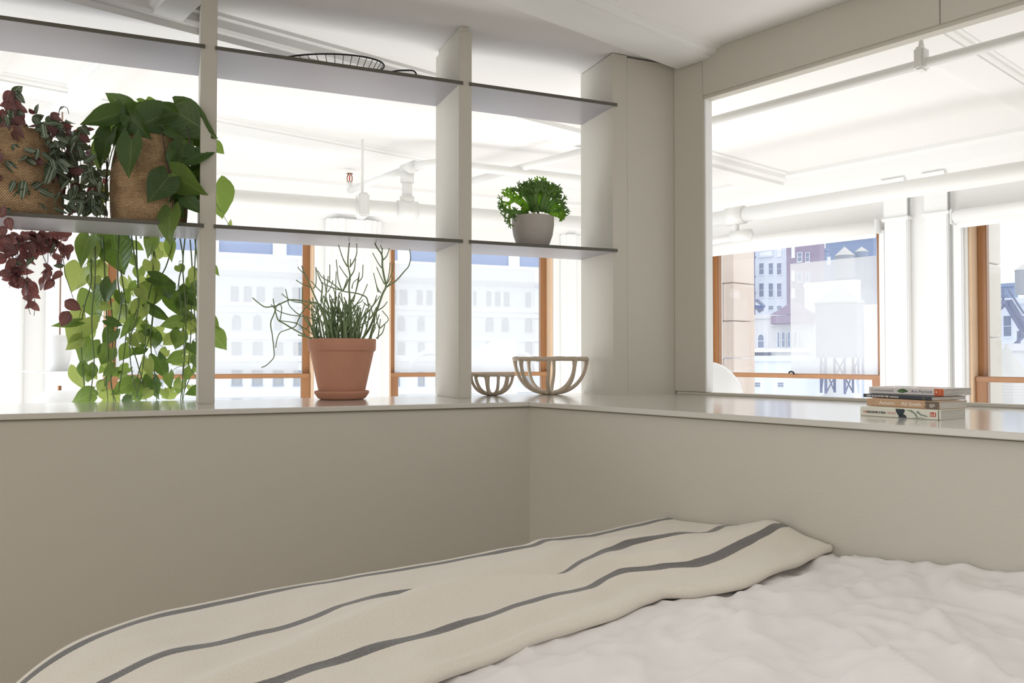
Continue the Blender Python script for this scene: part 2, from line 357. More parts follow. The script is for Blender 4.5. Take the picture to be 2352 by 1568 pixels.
# --- shelving between ledge and ceiling
sh = empty('shelving_unit', (.55, 2.93, LZ)); tag(sh, 'open built-in shelving of greige uprights and thin dark-edged shelves on the ledge', 'shelving')
def upright(x0, x1, z1):
    return MB().cbox((x0, YP-.012, LZ), (x1, YE, z1), A, .0015).ob('upright', greige, sh)
upright(.077, .127, CZ-.004); upright(.972, 1.022, CZ-.022); upright(-1.0, -.95, CZ-.004)
MB().box((.98, YP-.006, CZ-.022), (1.012, YE-.01, CZ-.002)).ob('shim', greige, sh)
for z in (1.016, .426):
    for x0, x1 in ((-.952, .0895), (.1205, .986), (1.011, 1.645)):
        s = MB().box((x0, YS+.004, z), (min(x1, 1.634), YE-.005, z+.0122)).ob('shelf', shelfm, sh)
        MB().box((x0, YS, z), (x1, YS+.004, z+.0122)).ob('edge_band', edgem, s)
# --- ceiling beams and mouldings
def band(name, prof, a0, a1, fn):
    return st(MB().extr(prof, a0, a1, fn).ob(name, plaster))
def stepped(c, w, h):                          # plaster band with stepped and coved sides, centred on c
    hw = w/2; p = []
    for k, (dx, dz) in enumerate(((1, 0), (.97, .16), (.86, .22), (.80, .55), (.72, .68), (.62, .72), (.60, 1))): p.append((c-hw*dx, CZ-h*dz))
    return p+[(2*c-x, z) for x, z in p[::-1]]
band('trim_11', stepped(2.0, .27, .036), -5, NB-.004, lambda a, u, z: B(a, u, z))
band('trim_12', stepped(3.02, .34, .075), -1.2, 5.0, lambda a, u, z: B(a, u, z))
band('trim_13', stepped(4.2, .3, .025), -3, 5.0, lambda a, u, z: B(a, u, z))
band('trim_14', stepped(.88, .17, .05), 2.2, 5.6, lambda a, u, z: B(u, a, z))
band('trim_15', stepped(.40, .3, .05), 2.2, 5.6, lambda a, u, z: B(u, a, z))
band('trim_16', stepped(1.30, .24, .02), 2.72, 5.0, lambda a, u, z: B(a, u, z) if a > 2.7 else B(2.72, u, z))
band('trim_17', stepped(.55, .24, .02), 2.72, 5.0, lambda a, u, z: B(max(a, 2.72), u, z))
# --- pipes
yP = 4.5; zP = .855
cpx = (4.14-DN.y*yP)/DN.x
mp = empty('sprinkler_main', (cpx, yP, zP)); tag(mp, 'thick white pipe hung below the ceiling along both window walls', 'pipe')
MB().tube([A(-3, yP, zP), A(cpx, yP, zP)], .045, 16).ob('pipe', pipem, mp, True)
MB().tube([A(cpx, yP, zP), B(4.14, -3, zP)], .045, 16).ob('pipe', pipem, mp, True)
rx = oy(832, 440, yP).x
MB().tube([A(rx, yP, zP+.04), A(rx, yP, CZ)], .008, 8).ob('hanger_rod', pipem, mp)
MB().cbox((rx-.03, yP-.06, zP-.06), (rx+.03, yP+.06, zP+.075), A, .01).ob('clamp', pipem, mp)
tx = oy(935, 465, yP).x; tz = oy(935, 388, yP).z
MB().tube([A(tx, yP, zP), A(tx, yP, tz)], .03, 12).ob('riser', pipem, mp, True)
m = MB(); m.tube([A(tx-.06, yP, zP), A(tx+.06, yP, zP)], .056, 16); m.tube([A(tx, yP, zP+.03), A(tx, yP, zP+.08)], .042, 12); MB().tube([A(tx, yP, tz-.08), A(tx, yP, tz-.02)], .04, 12).ob('collar', pipem, mp, True)
m.ob('tee_fitting', pipem, mp, True)
hd = oz(803, 437, tz)
m = MB(); m.tube([A(tx, yP, tz), hd], .022, 12); m.tube([hd, hd+Vector((0, 0, .05))], .02, 10)
m.tube([A(tx, yP, tz)+(hd-A(tx, yP, tz))*.05, A(tx, yP, tz)-(hd-A(tx, yP, tz))*.12], .034, 12)
m.tube([A(tx, yP, tz)-(hd-A(tx, yP, tz))*.12, A(tx+.14, yP-.15, tz+.015), A(2.9, yP-.2, tz-.02)], .026, 12)
m.ob('branch_pipe', pipem, mp, True)
m = MB(); h = hd+Vector((0, 0, .05))
for sg in (-1, 1): m.tube([h, h+RT*.016*sg+Vector((0, 0, .012)), h+RT*.016*sg+Vector((0, 0, .04)), h+RT*.006*sg+Vector((0, 0, .058))], .0035, 6)
m.lathe([(.0, 0), (.022, 0), (.022, .003), (0, .003)], h+Vector((0, 0, .058)), 12)
hdo = m.ob('sprinkler_head', brass, mp, True); hdo['label'] = 'brass sprinkler head with a red bulb'
MB().tube([h+Vector((0, 0, .01)), h+Vector((0, 0, .05))], .004, 8).ob('bulb', mat('red_glass', srgb(200, 40, 40), .2), hdo)
# small drop branch on the right run
d0 = on(1690, 480, 4.14).dot(DS); m = MB()
z2 = on(1690, 542, 4.14).z
m.tube([B(4.14, d0, zP), B(4.14, d0, z2)], .02, 10); m.tube([B(4.14, d0-.05, z2), B(4.14, d0+.35, z2-.02)], .022, 10)
m.tube([B(4.14, d0-.1, z2), B(4.14, d0+.03, z2)], .034, 10); m.tube([B(4.14, d0-.06, zP), B(4.14, d0+.06, zP)], .055, 14)
m.ob('drop_pipe', pipem, mp, True)
np_ = 3.0; zn = .355*np_
pb = empty('ceiling_pipe', B(np_, 1.2, zn)); tag(pb, 'straight white pipe hung just outside the right opening, under its header', 'pipe')
MB().tube([B(np_, -2, zn), B(np_, 2.6, zn)], .0185, 14).ob('pipe', pipem, pb, True)
m = MB().cbox((np_-.03, 1.217, zn-.024), (np_+.03, 1.252, zn+.06), B, .008); m.ob('clamp', pipem, pb)
MB().tube([B(np_, 1.235, zn+.05), B(np_, 1.235, zn+.09), B(np_, 1.235, CZ)], [.012, .007, .007], 8).ob('hanger_rod', pipem, pb)
pc = MB().tube([oz(1050, 424, 1.13), oz(1340, 348, 1.13)], .022, 12).ob('ceiling_pipe', pipem, None, True)
tag(pc, 'thin white pipe near the ceiling behind the shelf bay with the grey pot', 'pipe')
# --- roller blinds
def blind(s0, s1, z, name, label, rz=.04):
    o = empty(name, B(NW-.05, (s0+s1)/2, z)); tag(o, label, 'blind', 'roller blinds of the right window wall')
    MB().tube([B(NW-.06, s0+.01, z), B(NW-.06, s1-.01, z)], rz, 20).ob('fabric_roll', white, o, True)
    MB().cbox((NW-.10, s0-.002, z-.045), (NW-.02, s0+.008, z+.045), B, .004).ob('bracket', trimw, o); MB().cbox((NW-.10, s1-.008, z-.045), (NW-.02, s1+.002, z+.045), B, .004).ob('bracket', trimw, o)
    MB().cbox((NW-.055, s0+.02, z-.066), (NW-.045, s1-.02, z-.02), B, .003).ob('hem_bar', trimw, o)
blind(2.30, 3.75, .815, 'roller_blind', 'rolled-up white blind over the window behind the jamb, left of the white pilasters')
blind(.3, 1.868, .815, 'roller_blind', 'rolled-up white blind over the far right window, above the books')
# --- stone pier outside window 3, of separate blocks
stone = mat('pier_stone', srgb(238, 222, 210), .8, var=.06, vscale=5, bump=.3, bscale=25)
pier = empty('stone_pier', B(NW+.6, 3.6, -2)); tag(pier, 'pale pink stone pier of large blocks just outside the window by the jamb', 'pier')
nn = NW+.42
sA = on(1646, 700, nn).dot(DS)+.12; sB = on(1684, 700, nn).dot(DS); sM = on(1660, 700, nn).dot(DS)
ys = [560, 651, 738, 823, 915]
for i in range(4):
    z1 = on(1665, ys[i], nn).z; z0 = on(1665, ys[i+1], nn).z+.006
    if i % 2: MB().cbox((nn, sB, z0), (nn+.3, sM-.002, z1), B, .005).ob('stone_block', stone, pier); MB().cbox((nn, sM+.002, z0), (nn+.3, sA, z1), B, .005).ob('stone_block', stone, pier)
    else: MB().cbox((nn, sB, z0), (nn+.3, sA, z1), B, .005).ob('stone_block', stone, pier)
stone2 = empty('stone_pier', B(NW+.6, 1.8, -2)); tag(stone2, 'narrow white stone reveal outside the far right window', 'pier')
nn2 = NW+.3; sC = on(2256, 700, nn2).dot(DS)+.1; sD = on(2272, 700, nn2).dot(DS)
for z0, z1 in ((-1, .12), (.125, .57), (.575, 1.2)):
    MB().cbox((nn2, sD, z0), (nn2+.2, sC, z1), B, .004).ob('stone_block', mat('reveal_stone', srgb(238, 232, 220), .8, bump=.2), stone2)
# ------------------------------------------------------------------ terracotta pot with pencil cactus
C0 = oz(790, 917, LZ); cx, cy = .568, 2.93
pot = empty('potted_pencil_cactus', (cx, cy, LZ)); tag(pot, 'terracotta pot on a saucer holding a spindly green pencil cactus', 'potted plant')
PZ = LZ+.001
MB().lathe([(.078, 0), (.086, .004), (.092, .013), (.0945, .017), (.0975, .021), (.0985, .026), (.0965, .030), (.092, .030), (.086, .012), (.0, .010)], (cx, cy, PZ), 64).ob('saucer', terra, pot, auto=True)
prof = [(.076, .011), (.080, .013), (.1145, .172), (.119, .175), (.1215, .179), (.1225, .214), (.1215, .218), (.116, .218), (.113, .214), (.109, .180), (.0, .180)]
MB().lathe(prof, (cx, cy, PZ), 64).ob('pot', terra, pot, auto=True)
MB().lathe([(.0, .197), (.05, .198), (.1095, .195)], (cx, cy, PZ), 32, False).ob('soil', soil, pot, True)
# branches drawn from the photograph (crop pixels 5.88 per px from 560,540), thickness in mm
BR = [
 (5.5, 0, [(1190,1400),(1170,1300),(1100,1130),(1010,940),(930,760),(860,590),(820,520),(780,410)]), (3.2, 0, [(830,530),(770,480),(728,430)]),
 (3.4, 1, [(900,700),(860,690),(790,660),(705,605)]), (3.4, 0, [(930,720),(965,690),(978,600),(972,430)]),
 (5, -1, [(1150,1400),(1100,1200),(1060,1000),(1010,925),(900,905),(780,885),(640,872),(540,905),(450,950),(380,962),(290,970),(200,915),(118,845)]),
 (3.6, -1, [(1000,920),(900,920),(800,1020),(740,1130),(710,1210),(680,1240),(560,1285),(490,1315),(450,1400),(430,1520)]),
 (3.6, -2, [(490,920),(440,960),(410,1060),(362,1188),(385,1350),(408,1560),(408,1640),(375,1690),(300,1760),(240,1785)]),
 (4.5, -1, [(920,1400),(800,1340),(640,1250),(540,1190),(465,1145),(430,1040),(410,940),(395,855)]), (3, -1, [(470,1145),(490,1140),(512,990),(495,935)]),
 (3.2, 1, [(1010,1160),(900,1120),(800,1095),(650,1080),(520,1045),(430,1000),(370,935)]), (3, 0, [(760,1080),(690,1030),(610,940),(590,840),(565,730)]),
 (3.2, 1, [(990,1050),(880,990),(780,915),(700,900),(600,860),(510,790)]), (2.8, 1, [(785,915),(787,800),(788,700)]),
 (3, 0, [(880,855),(930,950),(1000,1040),(1000,1160),(1040,1300),(1060,1400)]), (3.2, 0, [(720,1190),(620,1170),(490,1155)]),
 (3.4, 0, [(730,1345),(830,1370),(950,1385),(1080,1380)]), (3.2, 0, [(1000,1390),(920,1330),(830,1265),(760,1220),(700,1180)]), (2.8, 0, [(820,1265),(862,1245),(872,1190)]), (3, 0, [(830,1360),(790,1260),(750,1210)]),
 (5, 1, [(1250,1400),(1200,1250),(1120,1050),(1020,940)]), (4, 1, [(1230,1390),(1110,1200),(1060,1060)]),
 (6, 0, [(1430,1400),(1430,1200),(1430,1000),(1430,850),(1420,700),(1435,560),(1412,430),(1405,330),(1425,100)]), (4, 0, [(1400,425),(1340,320),(1278,130)]),
 (4, 0, [(1430,430),(1490,340),(1525,240),(1522,110)]), (4, 1, [(1440,560),(1490,470),(1510,320)]), (3.2, 0, [(1400,575),(1345,500),(1288,412)]), (3.4, 0, [(1440,430),(1438,320)]),
 (5, 0, [(1330,760),(1390,660),(1430,560)]), (4.6, 0, [(1270,1380),(1270,1000),(1285,800),(1320,760)]), (3.6, -1, [(1320,740),(1290,650),(1275,600),(1262,470),(1248,330)]),
 (7, 0, [(1600,1400),(1700,1250),(1800,1000),(1870,800),(1920,690),(1895,560),(1872,420),(1870,300),(1850,240),(1800,170),(1762,95)]), (3.6, 0, [(1860,270),(1868,200),(1845,130)]), (3, 0, [(1862,240),(1876,180)]),
 (3.8, 0, [(1880,335),(1930,280),(1967,175)]), (3.6, 0, [(1860,440),(1810,370),(1740,240)]), (4.2, 0, [(1930,700),(2060,610),(2165,490),(2225,420),(2252,310),(2240,195)]),
 (3.2, 0, [(1930,660),(1960,520),(1977,370)]), (3.2, 1, [(1940,650),(2000,500),(2024,370)]), (3.2, 1, [(1940,690),(1990,620),(2020,560)]), (3.6, 0, [(1900,660),(1850,560),(1793,430)]), (3.4, 1, [(1850,780),(1800,700),(1752,510)]),
 (3.4, 0, [(1815,770),(1790,680)]), (4, 0, [(1800,1020),(1880,970),(1940,895)]), (3.8, 0, [(1640,1060),(1740,960),(1835,820)]), (3.4, 0, [(1770,900),(1795,810)]), (3.6, 1, [(1810,1400),(1830,1260),(1845,1130)]),
 (3.6, -1, [(1840,1255),(1900,1200),(1952,1130),(1870,1020)]), (4, -1, [(1790,1390),(1870,1320),(1905,1210)]), (3.6, 0, [(1830,1260),(1800,1160),(1790,1040)]),
 (4, 1, [(1690,980),(1660,850),(1600,810),(1500,780),(1380,765),(1300,740),(1200,710),(1090,660),(1030,600),(970,430)]), (3.4, 1, [(1320,750),(1180,640),(1060,570),(1000,480)]),
 (3.6, 0, [(1150,640),(1160,560),(1160,395)]), (3.4, 0, [(1100,900),(1110,760),(1078,540)]), (3.4, 0, [(1110,800),(1140,550)]), (3.2, 0, [(1130,770),(1180,690),(1203,610)]), (4.2, 0, [(1040,900),(1060,700),(1050,640),(1000,520)]),
 (3.4, 0, [(1060,780),(980,700),(910,620)]), (3.6, 0, [(1440,900),(1500,800),(1545,640),(1560,500)]), (3.4, 0, [(1480,900),(1520,720),(1558,520)]), (3.4, 0, [(1550,630),(1600,560),(1610,400)]), (3.2, 0, [(1460,720),(1480,640),(1550,580)]),
 (3.6, 0, [(1480,980),(1560,880),(1620,780),(1670,660)]), (3.4, 0, [(1400,590),(1340,740)]), (4, 0, [(1380,1300),(1400,1130),(1460,980),(1580,900),(1610,870)]), (3.6, 1, [(1670,950),(1610,905)]),
 (3.6, 0, [(1240,900),(1240,700),(1248,490)]), (3.4, 0, [(1160,880),(1260,850)]), (3.4, 0, [(1200,1000),(1160,880),(1158,790)]), (3.4, 0, [(1230,1000),(1230,800),(1200,700)]), (3.4, 0, [(1330,900),(1440,960)]),
 (3.6, -1, [(1500,1300),(1440,1200),(1410,1100)]), (3.6, -1, [(1460,1300),(1570,1130),(1600,1020)]), (3.4, 0, [(1130,1310),(1160,1260),(1150,1200)]), (3.4, 0, [(990,1390),(1000,1330),(970,1260)])]
rnd = random.Random(4)
def cp(x, y, d): return oy(560+x/5.88, 540+y/5.88, cy+d*.028)
for k, (w, d, pts) in enumerate(BR):
    P = smooth_pts([cp(x, y, d*(1-.5*i/len(pts))+rnd.uniform(-.25, .25)) for i, (x, y) in enumerate(pts)], 4)
    n = len(P); r0 = w*.00068
    MB().tube(P, [max(.0017, r0*(1-.45*i/(n-1))) for i in range(n)], 7).ob('branch', cact, pot, True)
for k in range(66):
    a = rnd.uniform(0, 6.28); rr = .10*math.sqrt(rnd.random()); b = Vector((cx+rr*math.cos(a), cy+rr*math.sin(a), PZ+.192))
    L = rnd.uniform(.05, .17); lean = Vector((math.cos(a)*rr*3.0, math.sin(a)*rr*1.2, 1)).normalized()
    P = [b]; dirv = lean
    for j in range(4):
        dirv = (dirv+Vector((rnd.uniform(-.14, .14), rnd.uniform(-.1, .1), .05))).normalized(); P.append(P[-1]+dirv*L/4)
    m = MB().tube(smooth_pts(P, 3), [.0036-.0014*i/12 for i in range(13)], 6)
    for q in range(2):
        s = P[2+q]; e = s+(dirv+Vector((rnd.choice((-1, 1))*rnd.uniform(.3, .7), rnd.uniform(-.3, .3), 0))).normalized()*L*.38
        m.tube(smooth_pts([s, s.lerp(e, .5)+Vector((0, 0, -.003)), e+Vector((0, 0, .006))], 3), .0020, 6)
    m.ob('branch', cact, pot, True)

# ------------------------------------------------------------------ grey pot with frilly green plant
gx, gy = 1.335, 2.935; GZ = .4385
gp = empty('potted_frilly_succulent', (gx, gy, GZ)); tag(gp, 'small grey stone pot with frilly bright green fronds on the middle shelf', 'potted plant')
MB().lathe([(.040, .0005), (.055, .003), (.068, .022), (.0795, .055), (.0855, .095), (.0855, .128), (.0840, .130), (.081, .128), (.079, .10), (0, .10)], (gx, gy, GZ), 56).ob('pot', concrete, gp, auto=True)
MB().lathe([(.0, .116), (.079, .113)], (gx, gy, GZ), 32, False).ob('soil', soil, gp, True)
def frond(base, tip, w0, spread, mt, seed):
    rg = random.Random(seed); v = []; f = []
    ax = tip-base; L = ax.length; t = ax.normalized(); nrm = (Vector((rg.uniform(-.5, .5), -1, rg.uniform(-.2, .5)))).normalized()
    side = t.cross(nrm).normalized(); nrm = side.cross(t)
    m = MB()
    def strip(p, d, w, l, depth, w1=None):
        """flat tapering stalk that forks into frilly lobes"""
        w1 = w*.8 if w1 is None else w1; k = 4; pts = []
        for i in range(k+1):
            u = i/k; q = p+d*l*u+nrm*(.004*math.sin(u*3)*rg.uniform(-1, 1)); sd = nrm.cross(d).normalized(); ww = (w+(w1-w)*u)/2
            pts += [q-sd*ww+nrm*.0012, q+nrm*.0025, q+sd*ww+nrm*.0012, q+sd*ww*.9-nrm*.001, q-nrm*.0015, q-sd*ww*.9-nrm*.001]
        fc = [(i*6+j, i*6+(j+1) % 6, (i+1)*6+(j+1) % 6, (i+1)*6+j) for i in range(k) for j in range(6)]+[(0, 5, 4, 3, 2, 1), tuple(k*6+j for j in range(6))]
        m.add(pts, fc); e = p+d*l
        if depth > 0:
            c = 3 if depth > 1 else rg.choice((2, 3, 3))
            for j in range(c):
                a = (j-(c-1)/2)*spread*rg.uniform(.7, 1.3)/max(1, c-1)*1.6
                sd = nrm.cross(d).normalized()
                nd = (d*math.cos(a)+sd*math.sin(a)+nrm*rg.uniform(-.45, .45)).normalized()
                strip(e-d*w1*.25+sd*math.sin(a)*w1*.35, nd, w1*.75, l*(.42 if depth == 3 else .62)*rg.uniform(.75, 1.2), depth-1, w1*(.62 if depth > 1 else .4))
    strip(base, t, w0, L*.60, 3, w0*1.15)
    return m.ob('frond', mt, gp, True)
FR = [((1213,480),(1141,490),1),((1217,475),(1150,438),1.1),((1222,478),(1190,420),1.1),((1228,478),(1208,413),1.2),((1236,478),(1248,406),1.5),((1246,478),(1272,420),1.3),
      ((1252,478),(1290,438),1.2),((1254,480),(1296,455),1),((1258,482),(1300,478),.9),((1232,478),(1228,412),1.2),((1262,484),(1302,498),1),((1240,478),(1262,412),1.2),
      ((1214,482),(1180,500),.8),((1225,480),(1172,430),.9),((1226,480),(1215,428),1.3),((1244,480),(1240,425),1.2),((1250,480),(1284,470),.9),((1210,482),(1165,486),.8), ((1238,480),(1225,470),1.2),((1212,480),(1196,470),1.)]
for i, (b, t, w) in enumerate(FR):
    dy = ((i*37) % 9-4)*.009
    frond(oy(*b, gy+dy*.6)-Vector((0, 0, .012)), oy(*t, gy+dy*1.6), .0165*w, .95, crest if (i % 3 != 1) else crest_in, i)

# ------------------------------------------------------------------ clay cage bowls
def cage(c, r, h, name, label, ths, rt, rr, grp=None):
    o = empty(name, c); tag(o, label, 'bowl')
    P = []
    for i in range(49):
        a = 2*math.pi*i/48; q = r*(1+.02*math.sin(3*a+1)); P.append(Vector(c)+Vector((q*math.cos(a), q*math.sin(a), h-rt+.0012*math.sin(4*a+2))))
    MB().tube(P, [rt*(1+.1*math.sin(i*1.7)) for i in range(49)], 10, False).ob('rim', clay, o, True)
    for th in ths:
        a = R(th); Q = []
        for k in range(9):
            u = k/8; ang = u*math.pi/2*.93; q = r*math.cos(ang)**.8 if ang < 1.57 else 0; z = rr+(h-rt-rr)*(1-math.sin(ang))
            w = a+.03*math.sin(u*5+th); Q.append(Vector(c)+Vector((q*math.cos(w), q*math.sin(w), z)))
        Q = smooth_pts(Q, 3); n = len(Q)
        MB().tube(Q, [rr*(1.45-.5*min(1, i/4) if i < 4 else .95+.25*i/n) for i in range(n)], 9).ob('rib', clay, o, True)
    MB().lathe([(.0, 0), (r*.2, 0), (r*.26, rr*.8), (r*.22, rr*1.7), (0, rr*1.9)], c, 20).ob('foot', clay, o, True)
cage((1.173, 2.975, LZ), .083, .091, 'cage_bowl', 'small openwork clay bowl of thick ribs, next to the upright', [200, 160, 232, 268, 300, 335, 20, 80, 120], .0072, .0058)
cage((1.425, 2.96, LZ), .148, .155, 'cage_bowl', 'large openwork clay bowl of thick ribs, beside the pier', [190, 148, 240, 105, 287, 60, 338, 22], .0085, .0072)

# ------------------------------------------------------------------ wire basket on the top shelf
wb = empty('wire_basket', (.6, 2.93, 1.0285)); tag(wb, 'shallow black wire basket lying on the top shelf', 'basket')
rc = oy(762, 140, 2.94); rcx = rc.x; TZ = 1.0285
def rim(a, k=1): return Vector((rcx-.01+.205*k*math.cos(a), 2.945+.115*k*math.sin(a), TZ+.041+.024*math.cos(a)-.004*math.sin(a)))
MB().tube([rim(2*math.pi*i/64) for i in range(65)], .0032, 8, False).ob('rim_wire', black, wb, True)
for i in range(40):
    a = 2*math.pi*i/40; p = rim(a); q = Vector((rcx+.15*math.cos(a), 2.945+.078*math.sin(a), TZ+.004))
    MB().tube(smooth_pts([p, p.lerp(q, .55)+Vector((0, 0, -.006)), q], 3), .0013, 5).ob('wire', black, wb)
MB().tube([Vector((rcx+.15*math.cos(2*math.pi*i/40), 2.945+.078*math.sin(2*math.pi*i/40), TZ+.004)) for i in range(41)], .0026, 6, False).ob('base_wire', black, wb, True)
hp = [(876,170),(898,165),(918,162),(940,161.5),(950,163),(955,168),(956,175),(955,182)]
MB().tube(smooth_pts([oy(x, y, 2.86) for x, y in hp], 4), .0032, 8).ob('handle', black, wb, True)

# ------------------------------------------------------------------ books
def textob(s, size, m, parent, name='lettering', org=None, X=None, Z=None, nrm=None, bold=0, width=None):
    c = bpy.data.curves.new('t', 'FONT'); c.body = s; c.size = size; c.extrude = .0001; c.offset = bold
    c.resolution_u = 3
    t = bpy.data.objects.new('t', c); COL.objects.link(t)
    dg = bpy.context.evaluated_depsgraph_get(); me = bpy.data.meshes.new_from_object(t.evaluated_get(dg))
    bpy.data.objects.remove(t); bpy.data.curves.remove(c)
    w = max(v.co.x for v in me.vertices)-min(v.co.x for v in me.vertices); k = (width/w) if width else 1
    for v in me.vertices: v.co = org+X*(v.co.x*k)+Z*v.co.y+nrm*(v.co.z+.0001)
    me.materials.clear(); me.materials.append(m)
    return link(name, me, parent)
def flat(pts, m, parent, name, org, X, Z, nrm, t=.0003):
    n = len(pts); P = [org+X*x+Z*y+nrm*t for x, y in pts]+[org+X*x+Z*y for x, y in pts]
    return mk(name, P, [tuple(range(n)), tuple(range(n, 2*n))[::-1]]+[(i, (i+1) % n, n+(i+1) % n, n+i) for i in range(n)], m, parent)
ink = mat('ink_grey', srgb(80, 76, 84), .6); inkw = mat('ink_white', srgb(236, 232, 224), .6); inkr = mat('ink_red', srgb(196, 70, 52), .6); inkb = mat('ink_black', srgb(34, 32, 36), .6)
orange = mat('orange_block', srgb(214, 98, 42), .5); leafg = mat('printed_leaf', srgb(56, 92, 46), .5); leafg2 = mat('printed_leaf_light', srgb(84, 122, 60), .5)
def book(name, label, l0, r0, z, th, dep, cov, spine=None):
    """l0,r0: sight pixels of the lower left and right ends of the spine; z: underside"""
    a, b = oz(*l0, z), oz(*r0, z); mid = (a+b)/2
    X = Vector((b-a)); X.z = 0; X.normalize(); L = .205 if dep > .125 else .198
    b = mid+X*L/2; a = mid-X*L/2; N_ = Vector((X.y, -X.x, 0))          # towards the room
    if N_.dot(mid) > 0: N_ = -N_
    D = -N_; Z = Vector((0, 0, 1)); o = empty(name, a); tag(o, label, 'book', 'paperbacks stacked on the right ledge')
    F = lambda x, y, q: a+X*x+D*y+Z*q
    t = .0006
    MB().box((.0015, .001, t+.0002), (L-.0015, dep-.001, th-t-.0002), F).ob('pages', page, o)
    prof = [(dep, 0), (0.0015, 0), (0, .0015), (0, th-.0015), (.0015, th), (dep, th), (dep, th-t), (.002, th-t), (t, th-.002), (t, .002), (.002, t), (dep, t)]
    MB().extr(prof, 0, L, lambda s_, u, q: F(s_, u, q)).ob('cover', cov, o)
    return o, a, X, Z, N_, L, th, D
c4 = mat('cream_cover', srgb(226, 224, 208), .4); c3 = mat('ochre_cover', srgb(196, 158, 122), .45, var=.12, vscale=30); c2 = mat('dark_cover', srgb(36, 40, 50), .35); c1 = mat('pale_cover', srgb(226, 218, 214), .4)
T4, T3, T2, T1 = .0235, .0190, .0095, .0180
z4 = LZ+.0003; z3 = z4+T4+.0003; z2_ = z3+T3+.0003; z1 = z2_+T2+.0003
o, a, X, Z, N_, L, th, D = book('paperback', 'cream paperback with dark drawn figure on spine, bottom of the stack', (1974.9, 953.8), (2162.3, 965.3), z4, T4, .128, c4)
textob('THE', .0065, inkr, o, org=a+X*.008+Z*.0085, X=X, Z=Z, nrm=N_, bold=.0002)
textob('PORNOGRAPHER OF VIENNA', .0078, inkb, o, org=a+X*.0185+Z*.0082, X=X, Z=Z, nrm=N_, bold=.0003, width=.050)
textob('LEWIS CROFTS', .0068, inkr, o, org=a+X*.0725+Z*.0084, X=X, Z=Z, nrm=N_, width=.022)
navy = mat('print_blueblack', srgb(46, 56, 62), .6); grn = mat('print_greygreen', srgb(120, 134, 120), .6)
flat([(.094,.0225),(.116,.0225),(.118,.018),(.115,.012),(.108,.006),(.103,.004),(.099,.009),(.095,.016)], navy, o, 'print', a, X, Z, N_)
flat([(.100,.001),(.122,.001),(.121,.006),(.116,.0095),(.110,.0105),(.105,.007)], navy, o, 'print', a, X, Z, N_)
for q in ([(.118,.021),(.135,.0205),(.146,.012),(.150,.004),(.146,.005),(.140,.013),(.130,.018)], [(.150,.020),(.158,.012),(.170,.0095),(.176,.006),(.168,.007),(.156,.0095),(.146,.017)], [(.136,.0015),(.146,.0035),(.160,.004),(.170,.0015),(.158,.0028),(.146,.0018)]):
    flat(q, grn, o, 'print', a, X, Z, N_)
flat([(.179,.0075),(.1935,.0075),(.1935,.018),(.179,.018)], inkr, o, 'print', a, X, Z, N_)
for k in range(3): flat([(.1805+k*.0042,.009),(.1826+k*.0042,.009),(.1826+k*.0042,.0165-.003*(k % 2)),(.1805+k*.0042,.0165-.003*(k % 2))], c4, o, 'print', a+N_*.0002, X, Z, N_)
flat([(.199,.0),(.2005,.0),(.2005,.0235),(.199,.0235)], inkb, o, 'print', a, X, Z, N_)
o, a, X, Z, N_, L, th, D = book('paperback', 'ochre paperback with pale lettering on its spine, second from bottom', (1981.7, 930.3), (2169, 940.9), z3, T3, .122, c3)
textob('Autumn', .0125, inkw, o, org=a+X*.036+Z*.0055, X=X, Z=Z, nrm=N_, bold=.0001, width=.043)
textob('Ali Smith', .0125, inkw, o, org=a+X*.098+Z*.0055, X=X, Z=Z, nrm=N_, bold=.0001, width=.053)
dk = mat('spine_brown_print', srgb(112, 98, 82), .6)  # brown area printed on the right end of the spine
flat([(.165,.0003),(.197,.0003),(.197,.0187),(.163,.0187),(.160,.014),(.164,.009),(.158,.005)], dk, o, 'print', a-N_*.00015, X, Z, N_)
textob('@ll', .010, inkw, o, org=a+X*.172+Z*.0055, X=X, Z=Z, nrm=N_)
o, a, X, Z, N_, L, th, D = book('paperback', 'thin near-black paperback with small white capitals, third from bottom', (1971, 911), (2154.6, 920.7), z2_, T2, .132, c2)
textob('DIARY OF AN OXYGEN THIEF', .0068, inkw, o, org=a+X*.011+Z*.0026, X=X, Z=Z, nrm=N_, bold=.0002, width=.069)
textob('ANONYMOUS', .0052, inkw, o, org=a+X*.083+Z*.0028, X=X, Z=Z, nrm=N_, bold=.0002, width=.027)
textob('G', .0075, mat('ink_gold', srgb(180, 160, 110), .5), o, org=a+X*.180+Z*.002, X=X, Z=Z, nrm=N_)
o, a, X, Z, N_, L, th, D = book('paperback', 'white paperback with green leaf and orange block on spine, top of the stack', (1987.9, 902.5), (2178, 910), z1, T1, .138, c1)
textob('Commonwealth', .0105, ink, o, org=a+X*.006+Z*.0062, X=X, Z=Z, nrm=N_, width=.064)
textob('Ann Patchett', .0105, ink, o, org=a+X*.119+Z*.0062, X=X, Z=Z, nrm=N_, width=.056)
flat([(.080,.009),(.087,.0135),(.096,.0155),(.104,.0140),(.112,.0085),(.104,.0062),(.094,.0040),(.086,.0058)], leafg, o, 'print', a, X, Z, N_)
flat([(.080,.009),(.088,.0122),(.096,.0105),(.099,.0065),(.094,.0040),(.086,.0058)], leafg2, o, 'print', a+N_*.0002, X, Z, N_)
flat([(.180,.0003),(.204,.0003),(.204,.0177),(.180,.0177)], orange, o, 'print', a, X, Z, N_)
flat([(.1855+.0022*math.cos(t*.524),.0095+.0022*math.sin(t*.524)) for t in range(12)], inkw, o, 'print', a+N_*.0003, X, Z, N_)
flat([(.1945,.004),(.195,.004),(.195,.015),(.1945,.015)], inkw, o, 'print', a+N_*.0003, X, Z, N_)
